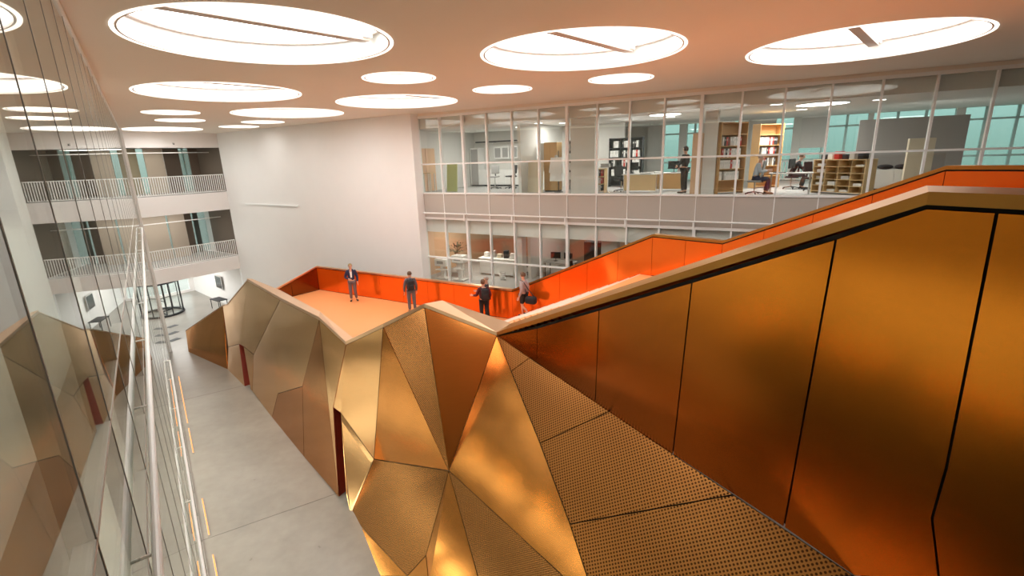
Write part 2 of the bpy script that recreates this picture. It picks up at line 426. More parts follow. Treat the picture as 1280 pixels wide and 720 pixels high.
gal_wall(GL1, CAMH - 2.75, [(-7.5, -5.1, 4.2, M['office']), (-5.0, -4.2, 4.0, M['peach']), (-4.1, -2.62, 3.4, beige), (-2.5, -1.5, 3.4, beige), (-1.5, -.75, 4.2, brownw), (-.62, -.32, 4.2, gdark)])
struct('wall_gallery_end', gb(MB(), .3, .5, .3, 12, 3.3, CAMH + 1.3), M['white'])
sl = [gal(.05, .3), gal(1.35, 11.4), gal(1.6, 11.4), gal(.3, .3)]
struct('wall_lobby_side', MB().prism([(p.x, p.y) for p in sl], 0, 3.3), M['white'])
for z0, z1 in ((GL2, CAMH + 1.3), (GL1, CAMH - 2.75)): struct('wall_gallery', gb(MB(), .2, .29, .32, 3.6, z0 + .02, z1), brownw)
for z0, z1 in ((GL2, CAMH + 1.3), (GL1, CAMH - 2.75)):
    w5 = root('window_5' if z0 == GL2 else 'window_6', kind='structure')
    gb(MB(), GX0, .3, 4.55, 4.57, z0, z1).build('pane', glass('greenish_pane', (.56, .62, .60), 1.5), w5)
    for x in (-4.7, -3.15, -2.0, -.9, -.35): gb(MB(), x - .04, x + .04, 4.45, 4.6, z0, z1).build('mullion', M['teal'], w5)
    gb(MB(), GX0, .3, 1.9, 1.95, z0 + 2.55, z0 + 2.6).build('transom', M['steel'], w5)
struct('floor_gallery_upper', gb(MB(), GX0, .02, .25, 4.6, GL2, GL2 + .02), M['grey'])
struct('floor_gallery_lower', gb(MB(), GX0, .02, .25, 4.6, GL1, GL1 + .02), M['grey'])
for nm, z, lab in (('upper', GL2, 'white vertical-bar railing on the upper far balcony'), ('lower', GL1, 'white vertical-bar railing on the lower far balcony')):
    t = root('balcony_railing', gal(0, .06, z), GAL_RZ, lab, 'railing', None)
    MB().b2(GX0 + 1.4, -.03, -.03, .03, 1.10, 1.15).build('handrail', M['steel'], t)
    MB().b2(GX0 + 1.4, -.03, -.02, .02, .06, .10).build('bottom_rail', M['steel'], t)
    proto = None
    for k in range(47):
        x = -.06 - .125 * k
        if proto is None:
            proto = MB().b2(-.019, .019, -.016, .016, .08, 1.12).build('baluster', M['steel'], t); proto.location = (x, 0, 0)
        else:
            b = proto.copy(); C.objects.link(b); b.parent = t; b.location = (x, 0, 0)
LB = ['left', 'middle', 'right']
for k, x in enumerate((-4.9, -3.9, -1.4)):
    t = root('ceiling_spotlight', gal(x, 1.6, CAMH + 1.30), 0, 'small warm spotlight in the upper gallery ceiling, %s one of three' % LB[k], 'ceiling light', 'gallery ceiling spots')
    MB().lathe([(.10, 0), (.10, -.04), (.075, -.04), (.075, 0)], 20).build('ring', M['steel'], t)
    d = MB(); bmesh.ops.create_circle(d.bm, cap_ends=True, segments=20, radius=.075, matrix=Matrix.Translation((0, 0, -.02))); d.build('bulb', M['lamp'], t)
t = root('security_camera', gal(-2.6, -.02, CAMH + 1.45), GAL_RZ, 'tiny white wall sensor above the upper gallery opening', 'sensor')
MB().box((0, 0, 0), (.10, .05, .14), None, .01).build('housing', M['lightgrey'], t); MB().ball((0, -.05, -.02), (.035, .035, .035)).build('lens', M['dark'], t)

# lobby under the balconies
struct('wall_lobby_back', gb(MB(), -12, 1.5, 11.4, 11.6, 0, .22), M['white'])
struct('wall_lobby_back_top', gb(MB(), -12, 1.5, 11.4, 11.6, 2.6, 5), M['white'])
struct('wall_lobby_pier', gb(MB(), 1.0, 1.5, 11.4, 11.6, .22, 2.6), M['white'])
struct('ceiling_lobby', gb(MB(), -14, 1.6, 4.6, 11.6, 3.3, 3.5), M['white'])
w7 = root('window_7', kind='structure')
gb(MB(), -12, 1.0, 11.45, 11.46, .22, 2.6).build('pane', M['pane'], w7)
for x in (.2, -.7, -1.7, -2.9, -4.1, -5.4, -6.8, -8.2): gb(MB(), x - .03, x + .03, 11.42, 11.5, .22, 2.6).build('mullion', M['steel'], w7)
# revolving door
rd = root('revolving_door', gal(-3.15, 6.2, 0), GAL_RZ, 'dark-framed cylindrical glass revolving door in the far lobby', 'revolving door')
MB().lathe([(1.46, 0), (1.46, .12), (1.30, .12), (1.30, 0)], 40).build('threshold_ring', M['dark'], rd)
MB().lathe([(1.48, 2.35), (1.48, 2.65), (1.32, 2.65), (1.32, 2.35), (1.48, 2.35)], 40).build('canopy_ring', M['dark'], rd)
MB().lathe([(0.01, 2.62), (1.42, 2.62)], 40).build('canopy', M['grey'], rd)
for k in range(8):
    a = 2 * PI * k / 8 + .2
    MB().tube((1.41 * math.cos(a), 1.41 * math.sin(a), .1), (1.41 * math.cos(a), 1.41 * math.sin(a), 2.4), .05 if k % 2 else .035, n=8).build('post', M['dark'], rd)
MB().lathe([(1.40, .12), (1.40, 2.35)], 40).build('curved_glass', M['pane'], rd, True)
MB().tube((0, 0, 0), (0, 0, 2.4), .04, n=8).build('centre_post', M['dark'], rd)
for k in range(3):
    a = 2 * PI * k / 3 + .5
    mb = MB(); R_ = Matrix.Rotation(a, 3, 'Z')
    for c, d in (((.6, 0, .1), (1.1, .05, .12)), ((.6, 0, 2.3), (1.1, .05, .08)), ((1.13, 0, 1.2), (.06, .05, 2.2)), ((.6, 0, 1.05), (1.1, .03, .04))):
        mb.box(R_ @ Vector(c), d, R_)
    mb.build('leaf_frame', M['dark'], rd)
def framed(nm, loc, rz, w, h, label, dark):
    t = root(nm, loc, rz, label, 'screen')
    MB().box((0, 0, 0), (w, .06, h), None, .008).build('casing', M['lightgrey'], t)
    MB().box((0, -.035, 0), (w * .9, .01, h * .88)).build('display', dark, t)
framed('wall_screen', gal(.42, 4.6, 1.75), GAL_RZ + PI / 2 + PI - .12, 1.3, 1.0, 'dark framed screen on the lobby side wall by the bronze volume', M['screen'])
t = root('side_table', gal(-.25, 3.6, 0), GAL_RZ, 'dark low table under the screen in the far lobby', 'table')
MB().box((0, 0, .72), (.7, 1.3, .05), None, .01).build('tabletop', M['dark'], t)
for sx in (-.3, .3):
    for sy in (-.58, .58): MB().tube((sx, sy, 0), (sx, sy, .70), .025, n=8).build('leg', M['dark'], t)
for k, (x, y) in enumerate(((-2.0, 3.2), (-2.7, 2.2), (-3.2, 1.2), (-2.2, 1.6))):
    pass
for k, (x, y, lab) in enumerate(((-5.1, -.9, 'grey rectangular floor mat nearest the bronze volume'), (-4.6, .6, 'grey rectangular floor mat in the middle of the lobby opening'), (-4.0, 2.2, 'grey rectangular floor mat closest to the revolving door'))):
    m_ = MB().box((0, 0, .006), (.62, .38, .012), None, .002).build('floor_mat', pmat('mat_grey', (.14, .145, .15), .9), None)
    m_.location = gal(x, y, 0); m_.rotation_euler = (0, 0, GAL_RZ + .3); tag(m_, lab, 'mat', 'lobby floor mats')

# ------------------------------------------------------------------ glass wall on the left
def lb(mb, t0, t1, d0, d1, z0, z1):
    a = [left(t0, d0, z0), left(t1, d0, z0), left(t1, d1, z0), left(t0, d1, z0)]
    mb.hexa(a, [p + Vector((0, 0, z1 - z0)) for p in a]); return mb
T0_, T1_ = -4.0, 33.0
w3 = root('window_3', kind='structure')
bands = [(.05, 3.1), (3.1, 4.25), (4.25, 7.5), (7.5, 8.6), (8.6, CEIL - .12)]
for z0, z1 in bands:
    lb(MB(), T0_, T1_, LD, LD + .012, z0, z1).build('pane', M['pane_left'], w3)
k = 0
while T0_ + 1.32 * k < T1_:
    t = T0_ + 1.32 * k
    lb(MB(), t - .008, t + .008, LD - .003, LD + .10, .05, CEIL - .1).build('mullion', M['mull_dark'], w3); k += 1
lb(MB(), T1_ - .06, T1_ + .10, LD - .10, LD + .16, 0, CEIL).build('end_post', M['steel'], w3)
for z in (.05, 3.1, 4.25, 7.5, 8.6): lb(MB(), T0_, T1_, LD - .003, LD + .08, z - .012, z + .012).build('transom', M['lightgrey'], w3)
lb(MB(), T0_, T1_, LD - .02, LD + .12, CEIL - .12, CEIL).build('transom', M['steel'], w3)
for z, nm in ((CAMH - 2.49, 'upper white tube rail running along the left glass wall'), (CAMH - 6.99, 'lower white tube rail running along the left glass wall')):
    r_ = root('facade_rail', (0, 0, 0), 0, nm, 'rail')
    t_end = 27.0 if z > 5 else 21.5
    MB().tube(left(T0_, LD - .085, z), left(t_end, LD - .085, z), .030).build('tube', M['steel'], r_)
    t = 1.0
    while t < t_end:
        MB().tube(left(t, LD - .085, z), left(t, LD + .005, z), .012, n=8).build('bracket', M['steel'], r_); t += 2.64
    MB().tube(left(t_end, LD - .085, z), left(t_end, LD + .0, z), .03).build('end_cap', M['steel'], r_)
SL = [('farthest', 22.6, 28.4), ('second farthest', 19.9, 22.1), ('second nearest', 14.7, 16.7), ('nearest', 11.4, 13.8), ('added unseen fifth', 8.6, 10.6), ('added unseen sixth', 5.6, 7.8), ('added unseen seventh', 2.6, 4.9)]  # last three are added out of view for the bronze to reflect
for nm, t0, t1 in SL:
    o = root('floor_light', left(t0, .27, 0), LEFT_RZ, '%s amber linear floor light along the left glass wall' % nm, 'floor light', 'linear lights by the left glass wall')
    MB().b2(0, t1 - t0, -.025, .025, 0, .03).build('housing', M['lightgrey'], o)
    MB().b2(.02, t1 - t0 - .02, -.012, .012, .03, .045).build('diffuser', M['strip_added' if t1 < 11 else 'strip'], o)
# storeys behind the left glass
for nm, z0, z1 in (('slab_left_lower', 3.3, 4.2), ('slab_left_upper', 7.65, 8.55)):
    struct(nm, lb(MB(), T0_, T1_, LD + .35, LD + 6, z0, z1), M['office'])
struct('wall_left_back', lb(MB(), T0_ - 2, T1_, LD + 6, LD + 6.2, 0, CEIL), M['office'])
struct('floor_left', lb(MB(), T0_, T1_, LD + .2, LD + 6, .0, .02), M['lightgrey'])
struct('wall_left_far_end', lb(MB(), T1_ + .10, T1_ + .25, LD + .1, LD + 6, 0, CEIL), M['office'])
for k in range(5):
    t = 2 + 6.5 * k
    struct('column_left', MB().tube(left(t, LD + 1.6, 0), left(t, LD + 1.6, CEIL), .22, n=20), M['white'])

for k in range(9):  # added lamps, put here to give short bright streaks in the bronze
    t = 3.0 + 2.9 * k
    o = root('added_linear_lamp', left(t, LD + 1.0, 7.60), LEFT_RZ, 'added slim warm linear lamp in the room behind the left glass wall', 'ceiling lamp', 'added linear lamps behind the left glass')
    MB().b2(-.04, .04, 0, 1.6, -.03, .04).build('housing', M['lightgrey'], o); MB().b2(-.03, .03, .02, 1.58, -.045, -.03).build('diffuser', M['lin'], o)

# the storey the photograph was taken from, with the end walls that close the hall
deck_poly = [(-.8, .45), (3.9, .45), (4.5, 1.9), (6.2, 4.4), (8.5, 9.0), (9.7, 6.9), (20, -4), (20, -9), (-5.5, -9)]
struct('slab_camera_storey', MB().prism([(-.55, .35), (2.8, .35), (4.3, 1.45), (5.45, 1.95), (10.75, 4.98), (14, 0), (16, -8.9), (6, -8.9), (-5.9, -8.9)], L2 - .45, L2), M['white'])
struct('slab_camera_storey_lower', MB().prism([(-.55, -1.2), (12, -1.2), (16, -8.9), (-5.9, -8.9)], L1 - .45, L1), M['white'])
struct('wall_behind', MB().prism([(-8, -9.2), (24, -9.2), (24, -9), (-8, -9)], 0, CEIL), M['white'])
struct('wall_end', MB().prism([(24, -9), (24.2, -9), (18.6, 12.2), (18.4, 12.2)], 0, CEIL), M['white'])

# ------------------------------------------------------------------ the bronze staircase volume
V = {k: Vector(v) for k, v in {
'G0':(-18.689, 26.186, 0.005),
'G1':(-14.976, 23.551, -0.02),
'D1L':(-12.972, 21.422, -0.056),
'D1R':(-12.42, 20.944, 0.06),
'G2':(-12.279, 20.808, 0.042),
'G3':(-10.245, 18.399, -0.021),
'G4':(-7.71, 15.462, -0.003),
'G5':(-5.69, 13.169, 0.036),
'G5R':(-5.338, 12.919, 0.307),
'G6':(-5.117, 12.487, -0.115),
'G7':(-3.595, 10.113, 0.0),
'K0':(-18.843, 26.543, 1.147),
'K1':(-15.08, 24.352, 3.209),
'K2':(-14.502, 23.797, 3.425),
'K3':(-11.965, 21.45, 5.19),
'K4':(-9.214, 18.598, 5.032),
'K5':(-6.461, 15.45, 5.17),
'T0':(-5.159, 14.041, 4.8),
'T1':(-2.612, 13.794, 6.0),
'A':(-0.498, 13.612, 5.1),
'P1':(3.544, 4.148, 9.7),
'E':(-3.839, 13.61, 5.481),
'B':(-1.817, 11.115, 2.306),
'D':(-2.305, 9.773, 0.919),
'D2':(-2.798, 9.712, 0.378),
'J1':(-2.145, 9.104, 0.747),
'J2':(-0.885, 8.358, 1.477),
'J3':(0.918, 7.291, 2.522),
'J4':(1.228, 7.107, 2.702),
'I':(1.0, 8.127, 3.121),
'VV':(-0.096, 12.181, 4.595),
'FE':(4.468, 5.27, 4.629),
'U':(0.414, 12.08, 5.014),
'W':(2.008, 9.402, 4.862),
'X':(3.537, 6.834, 4.717),
'C':(-4.48, 13.322, 1.243),
'F':(-5.838, 14.086, 2.672),
'FR':(-5.538, 13.879, 2.579),
'S1':(-11.982, 20.93, 1.828),
'D1T':(-13.44, 22.413, 1.804),
'D1U':(-12.977, 21.956, 1.846),
'S0':(-15.139, 24.029, 1.013),
'S3':(-7.676, 16.103, 2.463),
'S4':(-9.633, 18.045, 1.247),
'sa1':(0.571, 11.172, 6.197),
'sb1':(0.585, 11.791, 5.001),
'sa2':(1.617, 8.714, 7.403),
'sb2':(1.776, 9.83, 4.814),
'sa3':(2.519, 6.587, 8.458),
'sb3':(2.892, 7.925, 4.766),
'sa4':(3.266, 4.823, 9.336),
'sb4':(3.967, 6.096, 4.708),
'FE2':(6.207, 2.35, 4.464),
'H':(0.53, 9.938, 3.797),
'G10':(.23,4.25,0.0),
'Q1':(4.32, 4.233, 7.037),'Q2':(4.457, 4.398, 6.289),'Q3':(4.709, 4.41, 5.454),
}.items()}
dP = Vector((.5003, -.8658, 0)).normalized()
V['P2x'] = V['P1'] + dP * .45; V['P2'] = V['P1'] + dP * 2.2
CAMV = Vector((0, 0, CAMH))
st = root('staircase', (0, 0, 0), 0, 'huge faceted bronze staircase volume with orange-lined stairs and landing', 'staircase')

def facet(name, keys, mat, shrink=.012, thick=.02, parent=None, face_to=CAMV, drop=0., label=None, back=True):
    pts = [V[k].copy() if isinstance(k, str) else Vector(k) for k in keys]
    n = Vector((0, 0, 0))
    for a, b in zip(pts, pts[1:] + pts[:1]): n += a.cross(b)
    n.normalize(); cen = sum(pts, Vector()) / len(pts)
    if n.dot(face_to - cen) < 0: n = -n; pts.reverse()
    if back: BACK.append(([p - n * .06 for p in pts]))
    out = []
    m = len(pts)
    for i in range(m):
        a, p, b = pts[i - 1], pts[i], pts[(i + 1) % m]
        d1 = (p - a).normalized(); d2 = (b - p).normalized()
        n1 = n.cross(d1).normalized(); n2 = n.cross(d2).normalized()
        k = n1 + n2; den = k.dot(n1)
        v = k / den * shrink if den > .25 else (n1 + n2) * shrink
        out.append(p + v)
    mb = MB(); mb.hexa(out, [p - n * thick for p in out])
    bmesh.ops.triangulate(mb.bm, faces=[f_ for f_ in mb.bm.faces if len(f_.verts) > 4])
    o = mb.build(name, mat, parent or st)
    e1 = Vector((0, 0, 1)).cross(n); e1 = e1.normalized() if e1.length > .05 else Vector((1, 0, 0))
    e2 = n.cross(e1)
    uv = o.data.uv_layers.new(name='UVMap')
    for l in o.data.loops:
        p = o.data.vertices[l.vertex_index].co; uv.data[l.index].uv = (p.dot(e1), p.dot(e2))
    if label: o['label'] = label
    return o
BACK = []
br, pale, deep = M['bronze'], M['bronze_lit'], M['bronze_shaded']
CP = 'cladding_panel'; PP = 'perforated_panel'
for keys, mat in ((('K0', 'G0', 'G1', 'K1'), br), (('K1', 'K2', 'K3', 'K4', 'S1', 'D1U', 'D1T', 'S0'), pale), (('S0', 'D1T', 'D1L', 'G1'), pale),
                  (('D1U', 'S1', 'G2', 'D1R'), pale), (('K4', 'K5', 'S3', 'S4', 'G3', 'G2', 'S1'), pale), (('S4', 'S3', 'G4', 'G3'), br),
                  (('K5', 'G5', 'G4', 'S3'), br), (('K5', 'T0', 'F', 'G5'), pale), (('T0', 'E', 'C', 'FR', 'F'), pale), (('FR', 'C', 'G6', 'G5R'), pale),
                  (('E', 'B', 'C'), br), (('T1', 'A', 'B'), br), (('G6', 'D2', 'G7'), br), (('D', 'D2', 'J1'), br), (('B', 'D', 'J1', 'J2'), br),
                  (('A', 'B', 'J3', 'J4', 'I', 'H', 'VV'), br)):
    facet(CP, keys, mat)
facet(PP, ('E', 'T1', 'B'), M['perf_fine'], label='finely perforated bronze panel')
facet(PP, ('C', 'B', 'D', 'D2', 'G6'), M['perf_fine'], label='finely perforated bronze panel')
facet(PP, ('B', 'J2', 'J3'), M['perf_fine'], label='finely perforated bronze panel')
for k in (('A', 'VV', 'U'), ('U', 'VV', 'H', 'W'), ('H', 'I', 'X', 'W'), ('I', 'J4', 'FE', 'X')): facet(PP, k, M['perf'], label='perforated bronze panel')
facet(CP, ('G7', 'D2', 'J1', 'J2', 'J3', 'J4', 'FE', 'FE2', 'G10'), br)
# the big smooth sheets below the stair parapet
dz = Vector((.2167, .125, -.933)) * .03
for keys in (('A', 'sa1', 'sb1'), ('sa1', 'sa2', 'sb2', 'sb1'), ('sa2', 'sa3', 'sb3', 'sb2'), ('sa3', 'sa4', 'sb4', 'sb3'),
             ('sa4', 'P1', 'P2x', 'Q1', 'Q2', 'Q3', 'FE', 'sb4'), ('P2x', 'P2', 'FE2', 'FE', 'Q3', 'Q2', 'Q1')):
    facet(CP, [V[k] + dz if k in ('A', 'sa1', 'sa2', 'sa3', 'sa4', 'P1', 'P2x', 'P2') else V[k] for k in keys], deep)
    BACK.append([V[k] + Vector((.05, .03, .02)) for k in keys])
bk = MB()
for p in BACK: bk.poly(p)
bk.build('backing_frame', M['black'], st, tri=True)

# two narrow slanted door slots
for tl, tr, brk, bl in (('D1T', 'D1U', 'D1R', 'D1L'), ('F', 'FR', 'G5R', 'G5')):
    o4 = [V[k] for k in (tl, tr, brk, bl)]
    n = (o4[1] - o4[0]).cross(o4[3] - o4[0]).normalized()
    if n.dot(CAMV - o4[0]) < 0: n = -n
    deepv = Vector((n.x, n.y, 0)).normalized() * -.45
    MBx = MB().poly([p + deepv for p in o4]); d_ = MBx.build('door_slot', M['redslot'], st)
    d_['label'] = 'dark red lined narrow door slot'
    jm = MB()
    for i in range(4):
        a, b = o4[i], o4[(i + 1) % 4]
        if i == 2: continue
        jm.poly([a, b, b + deepv, a + deepv])
    jm.build('jamb', M['redslot'], d_)

# copings: near side
def coping(name, outer, inner, th, mat, lip=0.):
    mb = MB()
    for i in range(len(outer) - 1):
        a, b, c, d = outer[i], outer[i + 1], inner[i + 1], inner[i]
        up_ = Vector((0, 0, th))
        mb.hexa([a, b, c, d], [p + up_ for p in (a, b, c, d)])
    return mb.build(name, mat, st)
I_ = {'K3': (-11.935, 21.819, 5.191), 'K4': (-9.947, 20.216, 5.027), 'K5': (-6.776, 16.37, 5.18), 'T0': (-5.142, 14.664, 4.798), 'E': (-3.72, 14.30, 5.487),
      'T1': (-2.164, 14.452, 6.0), 'A': (-0.062, 14.69, 5.1), 'P1': (4.417, 5.198, 9.7)}
TH = .11
INN = {}
for k, v in I_.items():
    z = v[2] - CAMH; s = (z + TH) / z
    INN[k] = Vector((v[0] * s, v[1] * s, v[2]))
INN['P1'] = Vector((4.05, 4.78, 9.7))
INN['P2'] = INN['P1'] + dP * 2.2
seq = ['K3', 'K4', 'K5', 'T0']
coping('coping', [V[k] for k in seq], [INN[k] for k in seq], TH, M['coping'])
coping('coping', [V[k] for k in ('T0', 'E', 'T1')], [INN[k] for k in ('T0', 'E', 'T1')], TH, M['coping'])
coping('coping', [V[k] for k in ('T1', 'A')], [INN[k] for k in ('T1', 'A')], TH, M['coping'])
coping('coping', [V[k] for k in ('A', 'P1', 'P2')], [INN[k] for k in ('A', 'P1', 'P2')], TH, M['gold'])
coping('coping', [V[k] for k in ('K0', 'K1', 'K2', 'K3')], [V['K0'] + Vector((.05, .1, 0)), V['K1'] + Vector((.06, .10, 0)), V['K2'] + Vector((.06, .1, 0)), INN['K3']], .05, M['coping'])

# inner lining of the near parapet
ZP, ZL = 4.0, 6.58
def lining(a, b, za, zb):
    a, b = Vector(a), Vector(b)
    MB().hexa([a, b, Vector((b.x, b.y, zb)), Vector((a.x, a.y, za))],
              [p + (Vector((0, 0, 1)).cross((b - a).normalized()).normalized() * .015) for p in (a, b, Vector((b.x, b.y, zb)), Vector((a.x, a.y, za)))]).build('lining_panel', M['orange'], st)
for k1, k2 in (('K3', 'K4'), ('K4', 'K5'), ('K5', 'T0'), ('T0', 'E'), ('E', 'T1'), ('T1', 'A')): lining(INN[k1], INN[k2], ZP, ZP)
lining(INN['A'], INN['P1'], ZP, L2); lining(INN['P1'], INN['P2'], L2, L2)

# far parapet
p0 = Vector((-11.55, 21.75, 0)); b1 = Vector((-9.8, 24.0, 0)); b4 = Vector((0.0, 18.3, 0)); c_ = Vector((4.25, 14.4, 0)); d_ = Vector((5.7, 12.9, 0))
e_ = Vector((8.1, 9.2, 0)); f_ = Vector((10.0, 6.3, 0))
FAR = [(p0, ZP, 4.35), (b1, ZP, 5.23), (b4, ZP, 5.23), (c_, ZL, 7.86), (d_, ZL, 7.86), (e_, L2, 9.80), (f_, L2, 9.80)]
counts = [2, 8, 5, 2, 4, 3]
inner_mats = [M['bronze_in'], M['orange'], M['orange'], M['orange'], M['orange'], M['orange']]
outs = []
for i, (p, zf, zt) in enumerate(FAR):
    if i == 0: dd = FAR[1][0] - p
    elif i == len(FAR) - 1: dd = p - FAR[i - 1][0]
    else: dd = (FAR[i + 1][0] - p).normalized() + (p - FAR[i - 1][0]).normalized()
    dd.normalize(); outs.append(Vector((-dd.y, dd.x, 0)))          # away from the stairs
for i in range(len(FAR) - 1):
    (a, za, ta), (b, zb, tb) = FAR[i], FAR[i + 1]
    oa, ob = outs[i], outs[i + 1]
    n = counts[i]
    dn = (b - a).normalized(); on = Vector((-dn.y, dn.x, 0))
    for k in range(n):
        f0, f1 = k / n, (k + 1) / n
        g = .006 / (b - a).length
        q4 = []
        for f, zz in ((f0 + g, 0), (f1 - g, 0), (f1 - g, 1), (f0 + g, 1)):
            p = a.lerp(b, f); zb_ = za + (zb - za) * f - (.25 if za != zb else 0.); zt_ = ta + (tb - ta) * f - .10
            q4.append(Vector((p.x, p.y, zt_ if zz else zb_ + .02)))
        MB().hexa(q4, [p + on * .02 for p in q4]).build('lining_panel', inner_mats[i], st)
    A = [a + oa * .022, b + ob * .022]
    mb = MB()
    lo = [Vector((A[0].x, A[0].y, za - .3)), Vector((A[1].x, A[1].y, zb - .3)), Vector((A[1].x, A[1].y, tb - .05)), Vector((A[0].x, A[0].y, ta - .05))]
    mb.hexa(lo, [p + (oa if j in (0, 3) else ob) * .02 for j, p in enumerate(lo)]); mb.build('backing_frame', M['black'], st)
    lo = [Vector((a.x + oa.x * .16, a.y + oa.y * .16, 0 if i < 3 else za - 1.2)), Vector((b.x + ob.x * .16, b.y + ob.y * .16, 0 if i < 3 else zb - 1.2))]
    lo = lo + [Vector((lo[1].x, lo[1].y, tb - .06)), Vector((lo[0].x, lo[0].y, ta - .06))]
    mb = MB(); mb.hexa(lo, [p - (oa if j in (0, 3) else ob) * .02 for j, p in enumerate(lo)]); mb.build(CP, br, st)
    mb = MB()
    q4 = [Vector((a.x - oa.x * .015, a.y - oa.y * .015, ta - .07)), Vector((b.x - ob.x * .015, b.y - ob.y * .015, tb - .07)),
          Vector((b.x + ob.x * .18, b.y + ob.y * .18, tb - .07)), Vector((a.x + oa.x * .18, a.y + oa.y * .18, ta - .07))]
    mb.hexa(q4, [p + Vector((0, 0, .07)) for p in q4]); mb.build('coping', M['coping'] if i < 2 else M['gold'], st)
# far end: sloping back of the volume
BKp = Vector((-16.0, 29.5, 0))
V['BK'] = BKp; V['p0t'] = Vector((p0.x, p0.y, 4.3)); V['b1o'] = Vector((b1.x - .1, b1.y + .15, 5.1))
for k in (('K0', 'BK', 'K1'), ('K1', 'BK', 'K2'), ('K2', 'BK', 'p0t'), ('K2', 'p0t', 'K3'), ('p0t', 'BK', 'b1o')):
    facet(CP, k, br, face_to=Vector((-25, 40, 20)), back=False)

# landing and steps
lv = [(b1.x, b1.y), (b4.x, b4.y)] + [(INN[k].x, INN[k].y) for k in ('A', 'T1', 'E', 'T0', 'K5', 'K4', 'K3')] + [(p0.x, p0.y)]
MB().prism(lv, ZP - .3, ZP).build('landing', M['deck'], st)
n0, n1 = Vector((INN['A'].x, INN['A'].y, 0)), Vector((INN['P1'].x, INN['P1'].y, 0))
NA, NB = 15, 12
NT = NA + NB
def far_at(k):          # riser k = 0 .. NT
    if k <= NA: return b4.lerp(c_, (k + .45) / (NA + .45))
    return d_.lerp(e_, (k - NA) / NB)
NEAR = [Vector((INN[k].x, INN[k].y, 0)) for k in ('T0', 'E', 'T1', 'A', 'P1')]
def cross2(p, d, a, b):            # where the line p + t d meets segment a-b: (t, fraction along a-b)
    e = b - a; den = d.x * e.y - d.y * e.x; q = a - p
    return (q.x * e.y - q.y * e.x) / den, (q.x * d.y - q.y * d.x) / den
def near_hit(p, d):                # first crossing of the near lining: (point, position along the lining)
    best = None
    for i in range(len(NEAR) - 1):
        t, s = cross2(p, d, NEAR[i], NEAR[i + 1])
        if t > 0 and -1e-6 <= s <= 1 + 1e-6 and (best is None or t < best[0]): best = (t, i + s)
    return p + d * best[0], best[1]
def near_at(k):
    p = far_at(k); ax = (c_ - b4) if k <= NA else (e_ - d_)
    return near_hit(p, Vector((ax.y, -ax.x, 0)).normalized())
def z_at(k): return ZP + (ZL - ZP) * k / NA if k <= NA else ZL + (L2 - ZL) * (k - NA) / NB
for k in range(NT):
    z = z_at(k + 1)
    (a, ia), (b, ib), c, d = near_at(k), near_at(k + 1), far_at(k + 1), far_at(k)
    if k == NA - 1: b, ib = near_at(NA + .001); tail = [d_, c_, d]
    elif k == NA: (a, ia), d = near_at(NA + .001), d_; tail = [c, d]
    else: tail = [c, d]
    mid = [NEAR[i].copy() for i in range(len(NEAR)) if ia + 1e-4 < i < ib - 1e-4]
    poly = [a] + mid + [b] + tail
    s_ = MB().prism([(p.x, p.y) for p in poly], z - .26, z).build('step', M['deck'], st)
    dd = d - a; L_ = dd.length; dd.normalize(); nn = (c - d); nn = (nn - dd * nn.dot(dd)).normalized()
    q4 = [a + dd * .02, a + dd * (L_ - .02), a + dd * (L_ - .02) + nn * .032, a + dd * .02 + nn * .032]
    MB().hexa([p + Vector((0, 0, z + .001)) for p in q4], [p + Vector((0, 0, z + .005)) for p in q4]).build('nosing', M['nosing'], s_)
top = [near_at(NT)[0], Vector((INN['P1'].x, INN['P1'].y, 0)), Vector((5.0, 3.0, 0)), Vector((5.5, 2.05, 0)), Vector((10.7, 5.1, 0)), f_, e_]
MB().prism([(p.x, p.y) for p in top], L2 - .3, L2).build('landing', M['deck'], st)

# ------------------------------------------------------------------ what stands in the offices
def oroot(name, s, w, z, label, cat, group=None, rz=0.):
    p = off(s, w, z); return root(name, p, OFF_RZ + rz, label, cat, group)

def bookcase(s, w, z, length, depth, h, rows, mat, label, rz, cols=1, dark=False):
    """local x along the length, open front towards local -y"""
    t = oroot('bookcase', s, w, z, label, 'bookcase', None, rz)
    for sx in (-1, 1): MB().b2(sx * length / 2 - .015, sx * length / 2 + .015, -depth / 2, depth / 2, 0, h, .004).build('side_panel', mat, t)
    MB().b2(-length / 2 + .015, length / 2 - .015, depth / 2 - .02, depth / 2, .05, h).build('back_panel', mat, t)
    for r in range(rows + 1):
        zz = .06 + (h - .10) * r / rows
        MB().b2(-length / 2 + .015, length / 2 - .015, -depth / 2, depth / 2 - .02, zz, zz + .025).build('shelf', mat, t)
    for c in range(1, cols):
        x = -length / 2 + length * c / cols
        MB().b2(x - .012, x + .012, -depth / 2 + .005, depth / 2 - .02, .08, h - .04).build('divider', mat, t)
    return t
BMATS = [M['paper'], M['paper'], M['lightgrey'], M['dark'], M['paper'], M['red']]
def binder_at(t, x, z, h, th, mat, label, group):
    key = mat.name
    if key not in BPROTO:
        o = root('binder', (0, 0, 0), 0, label, 'binder', group)
        MB().b2(-.5, .5, -.5, .5, 0, 1, .03).build('cover', mat, o)
        MB().b2(-.22, .22, -.515, -.5, .55, .8).build('spine_label', M['lightgrey'] if mat is not M['lightgrey'] else M['paper'], o)
        BPROTO[key] = o
    else:
        o = copy_tree(BPROTO[key])
    o.scale = (th, .26, h)
    o.location = t.matrix_basis @ Vector((x, -.02, z)); o.rotation_euler = t.rotation_euler
    o['label'] = label; o['group'] = group
    return o
BPROTO = {}
ORD = ['bottom', 'second', 'third', 'fourth', 'fifth', 'sixth', 'top']
